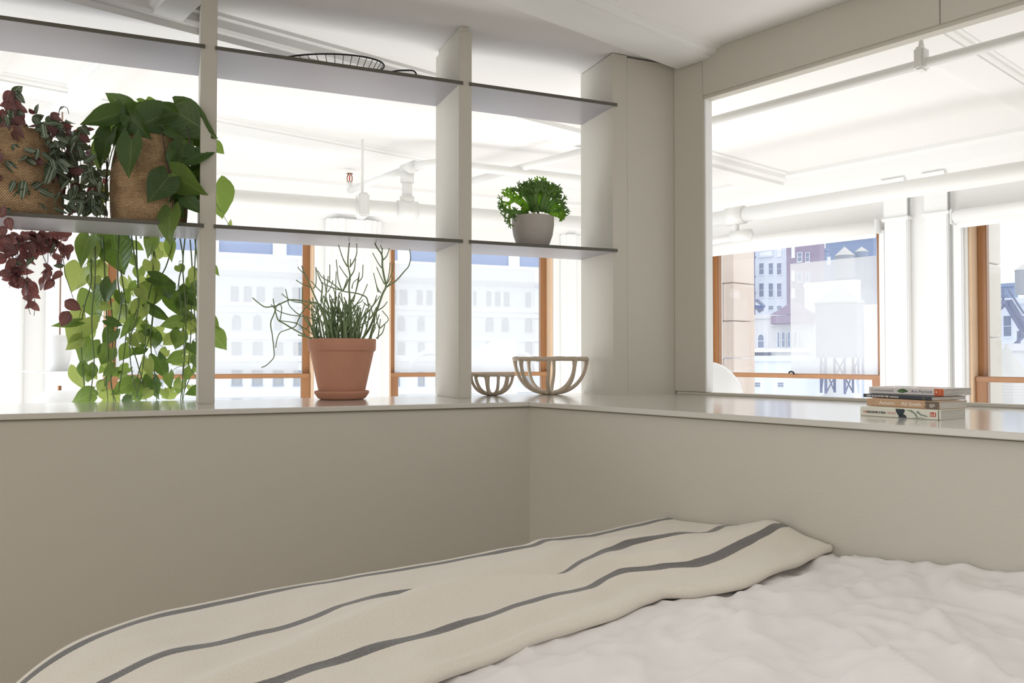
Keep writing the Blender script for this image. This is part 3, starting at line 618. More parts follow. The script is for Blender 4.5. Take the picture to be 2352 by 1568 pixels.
pk = mat('printed_petal', srgb(206, 168, 156), .6); gy_ = mat('printed_grey_leaf', srgb(150, 156, 146), .6)
top = a+Z*(T1)
for k, (x, y, w) in enumerate(((.02,.05,.02),(.06,.09,.016),(.07,.03,.012),(.10,.012,.012),(.125,.07,.028),(.135,.02,.014),(.165,.035,.026),(.18,.10,.02),(.17,.075,.012),(.03,.1,.015))):
    flat([(x+w*math.cos(t*.524), y+w*.5*math.sin(t*.524)) for t in range(12)], pk if k % 2 == 0 else gy_, o, 'print', top, X, D, Z)
# ------------------------------------------------------------------ leaves
def leafmesh(name, W=.42, lobe=.2, droop=.25, cup=.12, twist=0, nu=9, nv=3, mt=None, lance=False):
    v = []; f = []; m = 2*nv+1
    for i in range(nu+1):
        u = i/nu
        if lance: w = W*math.sin(math.pi*min(1, u**.75*.98+.02))**.8*1.0
        else: w = W*1.08*lerpt([(0, .66), (.08, .86), (.2, 1), (.35, .98), (.55, .76), (.75, .42), (.88, .17), (.95, .06), (1, 0)], u)
        if i == nu: w = .004
        for j in range(-nv, nv+1):
            t = j/nv; tt = math.sin(t*math.pi/2)*.6+t*.4
            x = u-(0 if lance else lobe*math.sin(math.pi*abs(t)*.72)*(1-u)**2.6)
            y = w*tt
            z = -droop*u*u+cup*abs(tt)*(1.2-u)*.9+.015*math.sin(9*u+2*t)
            v.append((x*(1-.12*droop*u), y, z+twist*y*u))
    for i in range(nu):
        for j in range(m-1): f.append((i*m+j, (i+1)*m+j, (i+1)*m+j+1, i*m+j+1))
    me = bpy.data.meshes.new(name); me.from_pydata(v, [], f); me.polygons.foreach_set('use_smooth', [True]*len(me.polygons))
    uv = me.uv_layers.new(name='UV')
    for l in me.loops: uv.data[l.index].uv = v[l.vertex_index][:2]
    me.materials.append(mt); me.update(); return me
LM = {}
BATCH = {}
def flush(parent, label=None):
    for key, L_ in BATCH.items():
        v, f, uvs = [], [], []
        for me, M in L_:
            b = len(v); v += [M @ q.co for q in me.vertices]; f += [tuple(i+b for i in q.vertices) for q in me.polygons]; uvs += [tuple(q.co[:2]) for q in me.vertices]
        o = mk('small_leaves', v, f, {'t': tr_top, 'p': tr_pur}[key], parent, True); o['kind'] = 'stuff'
        uv = o.data.uv_layers.new(name='UV')
        for l in o.data.loops: uv.data[l.index].uv = uvs[l.vertex_index]
    BATCH.clear()
def lm(key, k):
    if (key, k) not in LM:
        rg = random.Random(k*7+len(key)); mt = {'d': pothos_d, 'm': pothos_m, 'l': pothos_l, 't': tr_top, 'p': tr_pur}[key[0]]
        if key[0] in 'tp': LM[(key, k)] = leafmesh('wandering_leaf', .23+.05*rg.random(), 0, rg.uniform(.05, .4), rg.uniform(.05, .2), rg.uniform(-.3, .3), 6, 2, mt, True)
        else: LM[(key, k)] = leafmesh('pothos_leaf', .40+.05*rg.random(), rg.uniform(.18, .28), rg.uniform(.05, .35), rg.uniform(.04, .2), rg.uniform(-.25, .25), 9, 3, mt)
    return LM[(key, k)]
def put_leaf(parent, key, b, t, wid=1.0, roll=0, k=0, nrm=None, batch=False):
    ax = t-b; L = ax.length; X = ax.normalized(); n = nrm or -FW
    Zx = (n-X*n.dot(X)); Zx = Zx.normalized() if Zx.length > 1e-3 else X.orthogonal().normalized()
    Zx = Matrix.Rotation(roll, 3, X) @ Zx; Y = Zx.cross(X)
    M = Matrix((X*L, Y*L*wid, Zx*L)).transposed().to_4x4(); M.translation = b
    if batch: BATCH.setdefault(key[0], []).append((lm(key, k), M)); return
    o = bpy.data.objects.new('leaf', lm(key, k)); COL.objects.link(o)
    o.parent = parent; o.matrix_parent_inverse = inv(parent)
    o.matrix_basis = M; return o
def basket(c, prof, parent, kw):
    """woven basket with rows of coiled rush"""
    v = []; f = []; n = len(prof); k = 72; c = Vector(c)
    P = smooth_pts([Vector((r, 0, z)) for r, z in prof], 8); rows = []
    arc = 0; last = P[0]
    fine = []
    for i in range(len(P)-1):
        for q in range(3): fine.append(P[i].lerp(P[i+1], q/3))
    fine.append(P[-1]); me_v = []; arcs = []
    for p in fine:
        arc += (p-last).length; last = p; arcs.append(arc)
        rr = p.x+.0009*math.cos(arc/.0048*2*math.pi)
        for j in range(k):
            a = 2*math.pi*j/k; me_v.append(c+Vector((rr*math.cos(a), rr*math.sin(a), p.z)))
    m = len(fine)
    for i in range(m-1):
        for j in range(k): f.append((i*k+j, i*k+(j+1) % k, (i+1)*k+(j+1) % k, (i+1)*k+j))
    f.append(tuple(range(k))[::-1])
    o = mk('basket', me_v, f, rush, parent, True)
    uv = o.data.uv_layers.new(name='UV')
    for poly in o.data.polygons:
        for li in poly.loop_indices:
            vi = o.data.loops[li].vertex_index; i, j = divmod(vi, k)
            jj = j if not (j == 0 and any(o.data.loops[q].vertex_index % k == k-1 for q in poly.loop_indices)) else k
            uv.data[li].uv = (jj*1.5, arcs[i]/.0048)
    return o
SZ = .4385
# basket 2: pothos
bx, by = .0, 2.93
p2c = oy(343, 505, 2.93); bx = p2c.x
pp = empty('potted_pothos', (bx, by, SZ)); tag(pp, 'trailing green pothos in a tall woven basket, left of the upright', 'potted plant')
rb = (oy(430, 440, 2.93).x-oy(250, 440, 2.93).x)/2
basket((bx, by, SZ), [(rb*.88, 0), (rb*.97, .02), (rb*1.0, .09), (rb*.99, .16), (rb*.93, .22), (rb*.84, .275), (rb*.80, .29), (rb*.76, .285)], pp, 0)
MB().lathe([(0, .262), (rb*.8, .262)], (bx, by, SZ), 24, False).ob('soil', soil, pp)
# basket 1: wandering plant
wx = oy(45, 490, 2.93).x
tp = empty('potted_wandering_plant', (wx, by, SZ)); tag(tp, 'trailing plant with small silver-striped and purple leaves in a woven basket, far left', 'potted plant')
rw = rb*1.02
basket((wx, by, SZ), [(rw*.90, 0), (rw*.99, .02), (rw*1.0, .08), (rw*.92, .15), (rw*.78, .22), (rw*.70, .27), (rw*.66, .275)], tp, 0)
MB().lathe([(0, .255), (rw*.69, .255)], (wx, by, SZ), 24, False).ob('soil', soil, tp)
rnd = random.Random(11)
crown = lambda: Vector((bx+rnd.uniform(-.07, .07), by+rnd.uniform(-.06, .06), SZ+.27))
UPL = [  # base px, tip px, depth of base, depth of tip, width, tone
 ((298,250),(235,210),2.93,2.93,.8,'d'),((258,260),(217,254),3.0,3.0,1,'m'),((272,266),(266,226),2.9,2.88,1.15,'d'),((352,268),(306,236),2.95,2.98,1.1,'d'),((330,240),(352,286),3.0,2.95,1.0,'m'),
 ((421,264),(347,236),2.9,2.9,.7,'d'),((412,260),(497,318),2.84,2.78,.95,'d'),((412,284),(347,289),2.85,2.83,.7,'d'),((366,268),(284,304),2.86,2.82,1.0,'d'),((306,246),(290,296),2.9,2.88,.9,'m'),
 ((270,264),(183,285),2.86,2.85,.65,'d'),((262,300),(207,310),2.9,2.86,.55,'m'),((256,308),(210,378),2.86,2.86,.95,'d'),((304,322),(291,408),2.79,2.77,.85,'d'),((436,364),(497,337),2.8,2.78,.8,'d'),
 ((422,338),(402,394),2.82,2.80,1.0,'d'),((396,398),(469,455),2.79,2.77,.95,'m'),((386,408),(338,466),2.80,2.79,.95,'d'),((394,484),(373,556),2.775,2.745,.98,'m'),((410,436),(356,468),2.84,2.82,.8,'d'),
 ((426,454),(463,490),2.82,2.80,.85,'d'),((400,458),(418,500),2.84,2.82,1.0,'d'),((492,430),(511,502),3.16,3.14,1.25,'m'),((490,330),(517,353),3.15,3.15,.9,'m'),((530,523),(530,502),3.2,3.2,.7,'l'),
 ((438,380),(470,366),2.86,2.84,.9,'d'),((445,392),(464,446),2.9,2.9,.9,'d'),((240,430),(226,488),2.95,2.95,.7,'l'),((250,262),(232,300),2.95,2.95,.9,'d'),((240,330),(222,392),2.92,2.92,.8,'m'),
 ((320,236),(352,240),2.98,3.0,.8,'m'),((440,300),(486,352),2.88,2.86,.7,'d'),((430,320),(400,345),2.84,2.82,.8,'m'),((300,268),(340,318),2.83,2.80,.8,'d'),((285,290),(246,336),2.84,2.84,.8,'d'),((385,300),(420,318),2.83,2.81,.7,'d'),
 ((250,322),(214,345),2.9,2.9,.9,'d'),((452,410),(440,470),2.9,2.9,1.0,'d'),((475,290),(492,262),3.0,3.05,.8,'m'),((395,345),(384,382),2.80,2.79,.6,'d')]
def wire(parent, pts, r, m, name='stem', n=4, k=6):
    P = smooth_pts(pts, n); return MB().tube(P, [r*(1-.35*i/(len(P)-1)) for i in range(len(P))], k).ob(name, m, parent, True)
for i, (b, t, y0, y1, w, key) in enumerate(UPL):
    B_, T_ = oy(*b, y0), oy(*t, y1)
    put_leaf(pp, key, B_, T_, w, rnd.uniform(-.45, .45), i % 7)
    c = crown()
    wire(pp, [c, c.lerp(B_, .5)+Vector((0, 0, .045)), B_], .0016, stemm, 'petiole', 4, 5)
for i in range(26):                              # inner foliage over the rim
    b = oy(rnd.uniform(262, 425), rnd.uniform(252, 318), rnd.uniform(2.86, 3.02)); a = rnd.uniform(0, 6.28); L = rnd.uniform(.05, .085)
    put_leaf(pp, 'd', b, b+Vector((math.cos(a)*L, rnd.uniform(-.03, .02), -abs(math.sin(a))*L*.7+.01)), .9, rnd.uniform(-.8, .8), i % 7)
# hanging curtain behind the shelf
HL = [((205,544),(172,609),.9,'m'),((262,540),(281,633),1.25,'d'),((212,556),(205,616),.8,'l'),((190,616),(163,671),1.2,'l'),((218,636),(209,670),1.1,'l'),((256,652),(233,698),1.0,'d'),((212,672),(224,740),1.3,'m'),
 ((196,730),(150,786),1.2,'l'),((180,738),(113,750),.35,'m'),((210,782),(175,842),.95,'m'),((188,778),(150,804),.8,'l'),((246,734),(283,752),.75,'d'),((262,760),(231,796),.95,'d'),((308,734),(274,778),.55,'m'),
 ((178,846),(184,896),1.1,'l'),((203,838),(201,880),1.1,'m'),((212,905),(153,926),.85,'m'),((214,896),(218,916),1,'m'),((252,800),(226,838),1.15,'m'),((262,845),(232,862),1,'m'),((300,878),(254,907),.85,'m'),((322,878),(308,914),.9,'m'),
 ((300,915),(276,925),.9,'d'),((355,764),(350,804),1.15,'d'),((320,765),(328,792),1,'l'),((362,820),(381,880),.75,'d'),((352,870),(355,920),1.1,'d'),((340,826),(348,872),.7,'l'),((388,858),(386,893),1.0,'m'),((400,772),(373,794),.9,'l'),
 ((415,762),(398,806),.9,'m'),((384,804),(366,826),.9,'l'),((416,818),(376,832),.9,'m'),((440,790),(448,816),1.25,'d'),((458,894),(424,906),.9,'d'),((438,848),(422,874),.9,'m'),((452,822),(452,850),1,'m'),
 ((376,648),(386,692),1.25,'d'),((346,636),(406,652),.6,'d'),((406,668),(419,737),1.1,'d'),((432,676),(450,707),1.15,'d'),((320,662),(340,692),1.1,'l'),((312,652),(292,668),.9,'m'),((346,702),(394,741),.5,'d'),((354,542),(328,593),.9,'m'),
 ((368,576),(350,600),1,'l'),((346,600),(358,640),1.1,'l'),((300,588),(314,614),.9,'m'),((392,556),(393,602),.7,'m'),((412,738),(368,747),.9,'m'),((426,720),(457,768),.7,'m'),((410,610),(422,630),1,'m'),((452,622),(434,652),.9,'l'),
 ((488,762),(518,809),1.0,'m'),((486,728),(503,760),.7,'m'),((490,612),(503,634),.8,'m'),((240,560),(232,600),1,'m'),((330,700),(300,735),1.1,'l'),((280,700),(262,740),1.1,'l'),((350,660),(330,712),1.1,'m'),((232,700),(260,712),.9,'l'),
 ((296,800),(270,828),1.1,'m'),((330,800),(300,815),1,'d'),((300,775),(320,800),.9,'l'),((240,880),(222,900),1,'l'),((408,880),(424,900),.9,'l'),((345,895),(330,918),.9,'l'),((376,895),(382,920),.9,'l'),((440,745),(462,770),.9,'l')]
VINES = [[(212,540),(212,600),(205,650),(192,700),(188,760),(187,830),(198,922)], [(216,560),(218,640),(214,720),(213,780),(217,840),(208,922)], [(236,540),(238,650),(243,760),(246,830),(240,870),(250,922)],
 [(268,540),(274,640),(276,700),(272,760),(262,830),(258,880),(264,923)], [(300,540),(306,600),(318,650),(316,720),(302,780),(306,850),(318,920)], [(316,540),(318,620),(312,700),(300,760),(310,830),(326,880),(336,920)],
 [(352,560),(348,640),(342,700),(332,780),(330,850),(312,915)], [(344,542),(360,640),(352,720),(346,790),(352,860),(356,922)], [(400,545),(378,610),(366,640),(352,700),(345,760),(330,820),(304,922)],
 [(412,545),(416,600),(412,650),(418,720),(424,800),(418,860),(416,920)], [(424,545),(422,610),(430,690),(428,760),(426,830),(414,920)], [(436,550),(440,620),(444,690),(436,760),(428,840),(420,920)],
 [(446,545),(450,620),(446,700),(452,780),(440,850),(424,900)], [(455,545),(452,640),(455,700)], [(246,640),(255,760),(258,850),(262,922)], [(280,620),(284,700),(290,760),(280,830),(276,900)]]
for i, (b, t, w, key) in enumerate(HL):
    y = 3.115+((i*29) % 11)*.008; B_, T_ = oy(*b, y), oy(*t, y-.02+((i*13) % 7)*.008)
    put_leaf(pp, key, B_, T_, w, rnd.uniform(-.3, .3), i % 7)
    vx, vy = min((p for V in VINES for p in V), key=lambda p: abs(p[0]-b[0])+abs(p[1]+14-b[1]))
    wire(pp, [oy(vx, vy, 3.13), oy((vx+b[0])/2, (vy+b[1])/2-6, 3.12), B_], .0013, stemm, 'petiole', 3, 5)
for V in VINES:
    y = rnd.uniform(3.115, 3.17); wire(pp, [oy(x+rnd.uniform(-5, 5), yy, y+rnd.uniform(-.012, .012)) for x, yy in V], .0026, stemm, 'vine', 4, 6)
for i in range(58):
    V = rnd.choice(VINES); j = rnd.randrange(len(V)-1); u = rnd.random(); x = V[j][0]*(1-u)+V[j+1][0]*u+rnd.uniform(-20, 20); yv = V[j][1]*(1-u)+V[j+1][1]*u
    if x > 462: x = 455
    if rnd.random() < .35: yv = rnd.uniform(640, 900)
    a = rnd.gauss(0, .9); L = rnd.uniform(26, 46); y = rnd.uniform(3.17, 3.24)
    put_leaf(pp, rnd.choice('llmm'), oy(x, yv, y), oy(x+L*math.sin(a), yv+L*math.cos(a), y+rnd.uniform(-.02, .02)), rnd.uniform(.8, 1.2), rnd.uniform(-.6, .6), i % 7)
for i in range(12):                              # strands from the pot over the back of the shelf
    x = rnd.uniform(200, 455); c = crown()
    wire(pp, [c, Vector((oy(x, 520, 3.1).x*.6+c.x*.4, 3.04, SZ+.30)), oy(x, 470, 3.13), oy(x, 548, 3.13)], .0022, stemm, 'vine', 5, 6)
for V in ([(372,300),(378,340),(385,380),(390,402)], [(430,290),(436,330),(432,370),(437,365)], [(372,420),(392,450),(398,484)], [(240,300),(244,360),(246,430),(240,505)], [(252,320),(247,380),(242,440),(246,505)]):
    wire(pp, [oy(x, y, 2.81) if x > 300 else oy(x, y, 2.93) for x, y in V], .0022, stemd, 'vine', 4, 6)
# wandering plant: leaves over the basket, then the purple hanging ones
def inb(x, y): return (28 < x < 92 and 300 < y < 345) or (25 < x < 132 and 425 < y < 495)
rnd = random.Random(23)
TOP = [(0,262),(12,230),(30,198),(48,240),(62,300),(82,246),(100,252),(130,258),(165,266),(200,292),(212,330),(225,380),(238,400)]
def topy(x):
    for (a, b), (c, d) in zip(TOP, TOP[1:]):
        if a <= x <= c: return b+(d-b)*(x-a)/(c-a)
    return 400
n = 0
SPR = [((38,292),(34,240)),((34,240),(36,205)),((30,215),(52,198)),((30,210),(8,232)),((36,212),(54,236)),((32,232),(28,262)),((36,255),(52,262)),((44,252),(46,284)),((84,262),(88,238)),((78,262),(66,250)),((80,272),(92,290)),
       ((24,290),(0,262)),((140,252),(142,244)),((196,300),(212,292)),((190,290),(206,310)),((185,310),(206,326)),((12,300),(0,320))]
for i, (b, t) in enumerate(SPR): put_leaf(tp, 'tp'[i % 2], oy(*b, 2.9), oy(*t, 2.88), 1.2, rnd.uniform(-.6, .6), i % 6)
wire(tp, [oy(28, 330, 2.92), oy(26, 290, 2.9), oy(32, 240, 2.9), oy(36, 205, 2.9)], .0016, stemd)
wire(tp, [oy(130, 280, 2.9), oy(136, 255, 2.9), oy(141, 245, 2.9), oy(154, 248, 2.9), oy(158, 262, 2.9)], .0014, stemd)
while n < 350:
    x = rnd.uniform(-6, 240); y = rnd.uniform(195, 498)
    if y < topy(max(0, x))+8: continue
    if inb(x, y) and rnd.random() < .6: continue
    if x > 150 and y > 470 and rnd.random() < .3: continue
    a = rnd.gauss(0, .8) if x < 60 or x > 120 else rnd.gauss(0, 1.1)
    if x > 130: a += rnd.choice((-.5, .6))
    L = rnd.uniform(28, 46)*(1 if n < 195 else .72); dep = rnd.uniform(2.80, 2.95)
    if abs(x-45) > 95: dep = rnd.uniform(2.82, 3.03)
    key = 't' if (rnd.random() < (.82 if y > 300 else .5)) else 'p'
    ex, ey = x+L*math.sin(a), y+L*math.cos(a)*.9
    if ey > 502: continue
    put_leaf(tp, key, oy(x, y, dep), oy(ex, ey, dep+rnd.uniform(-.025, .015)), rnd.uniform(.9, 1.25), rnd.uniform(-.8, .8), n % 6, None, n >= 195); n += 1
for i in range(26):
    x0 = rnd.uniform(10, 130); x1 = x0+rnd.uniform(-20, 90)*(1 if x0 > 50 else -.6); y1 = rnd.uniform(330, 490)
    wire(tp, [oy(60+rnd.uniform(-30, 30), 330, 2.9), oy((x0+x1)/2, min(300+rnd.uniform(-30, 30), y1), 2.87), oy(x1, y1, 2.86)], .0015, stemd)
n = 0
def boty(x): return 735 if 40 < x < 95 else 660 if x <= 40 else 700 if x < 125 else 610 if x < 165 else 560
STR = [[(25,535),(30,600),(22,660)], [(32,535),(40,610),(60,650),(64,700),(70,722)], [(60,535),(62,600),(64,660),(80,690),(78,725)], [(85,535),(100,590),(118,625),(125,660)], [(108,535),(110,600),(100,650)], [(130,540),(146,600),(150,630),(170,690)], [(5,535),(12,590)], [(45,540),(36,620),(20,650)]]
for V in STR: wire(tp, [oy(x, y, 3.12+rnd.uniform(-.01, .03)) for x, y in V], .0015, stemd)
while n < 125:
    V = rnd.choice(STR); j = rnd.randrange(len(V)-1); u = rnd.random(); x = V[j][0]*(1-u)+V[j+1][0]*u; y = V[j][1]*(1-u)+V[j+1][1]*u
    if n > 45: x = rnd.uniform(0, 165); y = 530+abs(rnd.gauss(0, 50))
    sd = rnd.choice((-1, 1)); a = sd*rnd.uniform(.2, 1.5); L = rnd.uniform(22, 40); ex, ey = x+L*math.sin(a), y+L*math.cos(a)*.9
    if ey > boty(ex) or ex > 172: continue
    dep = rnd.uniform(3.10, 3.19); put_leaf(tp, 'p' if rnd.random() < .9 else 't', oy(x, y, dep), oy(ex, ey, dep+rnd.uniform(-.02, .02)), rnd.uniform(1.0, 1.4), rnd.uniform(-.9, .9), n % 6, None, n >= 80); n += 1
for b, t in (((150,690),(186,712)),((160,715),(140,750)),((16,540),(40,560)),((0,545),(28,555)),((6,500),(10,470)),((10,520),(2,548)),((20,500),(26,530))):
    put_leaf(tp, 'p', oy(*b, 2.76 if b[1] < 560 and b[0] < 30 else 3.1), oy(*t, 2.75 if b[1] < 560 and b[0] < 30 else 3.1), 1.3, rnd.uniform(-.3, .3), 2)

flush(tp)
# ------------------------------------------------------------------ lamps in the loft beyond
opal = mat('opal_glass', srgb(246, 246, 246), .25)
lx, ly = oy(137, 800, 4.4).x, 4.4; zb = oy(137, 855, ly).z; zt = oy(137, 768, ly).z; rt_ = .062
pl = empty('pendant_lamp', (lx, ly, zb)); tag(pl, 'white pendant lamp with bottle-shaped glass above a flat disc, left beyond the plants', 'lamp')
h_ = zt-zb
MB().lathe([(.036, 0), (.044, h_*.25), (.053, h_*.55), (.0585, h_*.75), (.056, h_*.86), (.045, h_*.94), (.025, h_*.99), (0, h_)], (lx, ly, zb), 32).ob('glass_shade', opal, pl, True)
rd = (oy(137, 857, ly)-oy(48, 857, ly)).x
MB().lathe([(0, -.002), (rd*.5, .002), (rd, .009), (rd, .012), (rd*.5, .007), (0, .004)], (lx, ly, zb-.004), 48).ob('disc_shade', opal, pl, True)
MB().tube([Vector((lx, ly, zb+h_-.003)), Vector((lx, ly, CZ))], .0035, 8).ob('cord', mat('cord_fabric', srgb(150, 120, 100), .7), pl)
kx = oy(137, 890, 4.4).x; kz = oy(137, 896, 4.4).z
tl = empty('dome_lamp', (kx, 4.4, kz-.6)); tag(tl, 'white dome lamp with small brass knob just above the ledge, far left', 'lamp')
MB().lathe([(.135, -.12), (.128, -.075), (.108, -.038), (.075, -.010), (.045, 0), (0, .001)], (kx-.0, 4.4, kz), 40).ob('dome_shade', opal, tl, True)
MB().lathe([(0, 0), (.008, 0), (.0085, .022), (0, .022)], (kx-.0, 4.4, kz), 16).ob('knob', brass, tl)
MB().tube([(kx, 4.4, kz-.1), (kx, 4.4, -2.05)], .012, 10).ob('stand', trimw, tl)
MB().lathe([(.16, 0), (.16, .015), (.02, .03)], (kx, 4.4, -2.07), 32).ob('base', trimw, tl)
pc_ = on(1622, 920, 3.6)
gl = empty('globe_lamp', pc_); tag(gl, 'large round white ribbed shade just beyond the ledge, cut off by the jamb', 'lamp')
rg_ = (on(1622, 920, 3.6)-on(1674, 920, 3.6)).length*1.35
pr_ = []
for i in range(61):
    a = math.pi*i/60-math.pi/2; k = 1+(.012 if i % 2 else 0); pr_.append((max(.0, rg_*math.cos(a)*k), rg_*1.1*math.sin(a)))
MB().lathe(pr_, pc_, 40).ob('paper_shade', opal, gl, True)
MB().tube([pc_-Vector((0, 0, rg_)), Vector((pc_.x, pc_.y, -2.06))], .01, 8).ob('stand', trimw, gl)

# ------------------------------------------------------------------ bed
linen = mat('white_linen', srgb(236, 232, 230), .85, bump=.35, bscale=28, var=.02, vscale=8)
woolm = bpy.data.materials.new('striped_wool'); woolm.use_nodes = True
def wool():
    N = woolm.node_tree.nodes; L = woolm.node_tree.links; p = N['Principled BSDF']; p.inputs['Roughness'].default_value = .95
    p.inputs['Sheen Weight'].default_value = .25
    uv = N.new('ShaderNodeUVMap'); uv.uv_map = 'UV'; s = N.new('ShaderNodeSeparateXYZ'); L.new(uv.outputs[0], s.inputs[0])
    def M(op, a, b=None):
        m = N.new('ShaderNodeMath'); m.operation = op
        for i, q in enumerate((a, b)):
            if q is None: continue
            if isinstance(q, (int, float)): m.inputs[i].default_value = q
            else: L.new(q, m.inputs[i])
        return m.outputs[0]
    dist = None
    for c in (.13, .32, .505):
        d = M('ABSOLUTE', M('SUBTRACT', s.outputs['Y'], c)); dist = d if dist is None else M('MINIMUM', dist, d)
    ns_ = N.new('ShaderNodeTexNoise'); ns_.inputs['Scale'].default_value = 900; L.new(uv.outputs[0], ns_.inputs['Vector'])
    dj = M('ADD', dist, M('MULTIPLY', M('SUBTRACT', ns_.outputs['Fac'], .5), .004))
    inside = M('LESS_THAN', dj, .0118)
    tw = M('SINE', M('MULTIPLY', M('ADD', s.outputs['X'], M('MULTIPLY', s.outputs['Y'], .8)), 1250))
    ns2 = N.new('ShaderNodeTexNoise'); ns2.inputs['Scale'].default_value = 500; L.new(uv.outputs[0], ns2.inputs['Vector'])
    k = M('GREATER_THAN', M('ADD', tw, M('MULTIPLY', M('SUBTRACT', ns2.outputs['Fac'], .5), 3)), -.35)
    fac = M('MULTIPLY', inside, M('ADD', .62, M('MULTIPLY', k, .34)))
    n3 = N.new('ShaderNodeTexNoise'); n3.inputs['Scale'].default_value = 260; n3.inputs['Detail'].default_value = 3; L.new(uv.outputs[0], n3.inputs['Vector'])
    cr = N.new('ShaderNodeMixRGB'); cr.inputs[1].default_value = srgb(216, 208, 194); cr.inputs[2].default_value = srgb(236, 229, 217); L.new(n3.outputs['Fac'], cr.inputs[0])
    mx = N.new('ShaderNodeMixRGB'); L.new(fac, mx.inputs[0]); L.new(cr.outputs[0], mx.inputs[1]); mx.inputs[2].default_value = srgb(52, 52, 58); L.new(mx.outputs[0], p.inputs['Base Color'])
    b = N.new('ShaderNodeBump'); b.inputs['Strength'].default_value = .5; b.inputs['Distance'].default_value = .0012
    L.new(M('ADD', n3.outputs['Fac'], M('MULTIPLY', tw, .15)), b.inputs['Height']); L.new(b.outputs[0], p.inputs['Normal'])
wool()
NS0, RS = .40, .30
def side(n):                                    # distance across the bed -> true n and drop at the open side
    if n >= NS0: return n, 0
    a = (NS0-n)/RS
    if a < math.pi/2: return NS0-RS*math.sin(a), -RS*(1-math.cos(a))
    return NS0-RS, -RS-(a-math.pi/2)*RS
def g(n, s, n0, s0, ang, ln, wd):               # one long soft ridge
    c, q = math.cos(ang), math.sin(ang); u = ((n-n0)*c+(s-s0)*q)/ln; w = (-(n-n0)*q+(s-s0)*c)/wd
    return math.exp(-u*u-w*w)
rg = random.Random(5)
RIDG = [(rg.uniform(.4, 1.75), rg.uniform(-.3, .95), R(rg.choice((8, 20, 32, -14, 60))+rg.uniform(-10, 10)), rg.uniform(.08, .35), rg.uniform(.008, .03), rg.uniform(-.006, .011)) for _ in range(110)]
def duvet_z(n, s):
    z = -.470+.03*max(0, (n-1.45)/.38)**2*(1 if s < .65 else max(0, 1-(s-.65)/.18))
    z += .018*noise.noise(Vector((n*2.2, s*2.0, 3)))+.008*noise.noise(Vector((n*6+s*3, s*7, 1)))
    q = 1-abs(noise.noise(Vector((n*3.2+s*1.5, s*9-n*3.2, 7)))); z += .012*q**3
    q = 1-abs(noise.noise(Vector((n*7-s*2, s*16+n*3, 17)))); z += .007*q**4
    q = 1-abs(noise.noise(Vector((n*5+s*6, s*8-n*9, 27)))); z += .008*q**6
    z += .0016*noise.noise(Vector((n*22, s*34, 4)))
    for r_ in RIDG:
        if abs(n-r_[0]) < .6 and abs(s-r_[1]) < .6: z += 1.5*r_[5]*g(n, s, *r_[:5])
    z += .022*g(n, s, 1.62, .40, R(75), .30, .06)+.014*g(n, s, 1.05, .42, R(25), .35, .05)-.012*g(n, s, 1.0, .55, R(25), .35, .05)
    return z
ED = [(.2,.90),(.45,.905),(.6,.924),(.75,.955),(.875,.969),(.963,.961),(1.055,.956),(1.16,.975),(1.214,.981),(1.274,.942),(1.38,.91),(1.6,.929),(1.79,.962),(1.83,.965)]
S1 = [(.2,1.03),(.467,1.042),(.546,1.055),(.663,1.067),(.83,1.068),(.95,1.09),(1.118,1.092),(1.2,1.118),(1.257,1.125),(1.341,1.09),(1.402,1.05),(1.477,1.046),(1.6,1.06),(1.695,1.072),(1.82,1.09)]
S2 = [(.2,1.225),(.3,1.235),(.4,1.25),(.54,1.264),(.63,1.268),(.695,1.288),(.8,1.281),(.865,1.269),(.96,1.26),(1.06,1.242),(1.1,1.230),(1.18,1.218),(1.28,1.25),(1.387,1.28),(1.468,1.296),(1.6,1.25),(1.7,1.222),(1.8,1.245)]
S3 = [(.2,1.41),(.35,1.425),(.467,1.452),(.625,1.452),(.794,1.436),(.989,1.415),(1.249,1.402),(1.345,1.432),(1.477,1.446),(1.662,1.448),(1.8,1.45)]
def s_of(n, v):
    e, a, b, c = lerpt(ED, n), lerpt(S1, n), lerpt(S2, n), lerpt(S3, n); K = [(0, e), (.13, a), (.32, b), (.505, c), (.54, c+.028)]
    for (p, q), (r_, t) in zip(K, K[1:]):
        if v <= r_: return q+(t-q)*(v-p)/(r_-p)
    return K[-1][1]
def far_z(s): return 0
# mattress and frame below
bd = empty('bed', B(1.0, .45, -1.05)); tag(bd, 'bed standing against the ledge wall, under the white duvet', 'bed')
MB().cbox((.16, -1.0, -.80), (1.80, 1.40, -.52), B, .05).ob('mattress', linen, bd)
MB().cbox((.14, -1.02, -.97), (1.815, 1.42, -.80), B, .01).ob('frame', wood_l, bd)
for n_ in (.2, 1.75):
    for s_ in (-.95, 1.36): MB().cbox((n_-.03, s_-.03, -1.05), (n_+.03, s_+.03, -.97), B, .004).ob('leg', wood_l, bd)
# duvet
nn_, ms = 190, 230; v = []; f = []
for i in range(nn_+1):
    a = -.18+(1.826+.18)*i/nn_
    for j in range(ms+1):
        s = -1.05+(1.47+1.05)*j/ms; n, dz = side(a); z = duvet_z(max(a, .3), s)
        over = max(0, s-1.36); dzf = 0
        if over > 0: t = min(over/.1, 1); dzf = -.10*t*t; s2 = 1.36+over*.7
        else: s2 = s
        if s > .92: z = min(z, -.455)-.006
        v.append(B(n+(.004*noise.noise(Vector((a*9, s*9, 2)))), s2, max(z+dz+dzf, -.98)))
m_ = ms+1
f = [(i*m_+j, i*m_+j+1, (i+1)*m_+j+1, (i+1)*m_+j) for i in range(nn_) for j in range(ms)]
f = [q[::-1] for q in f]
dv = mk('duvet', v, f, linen, None, True); tag(dv, 'rumpled white linen duvet covering the bed', 'duvet')
so = dv.modifiers.new('s', 'SOLIDIFY'); so.thickness = .02; so.offset = -1
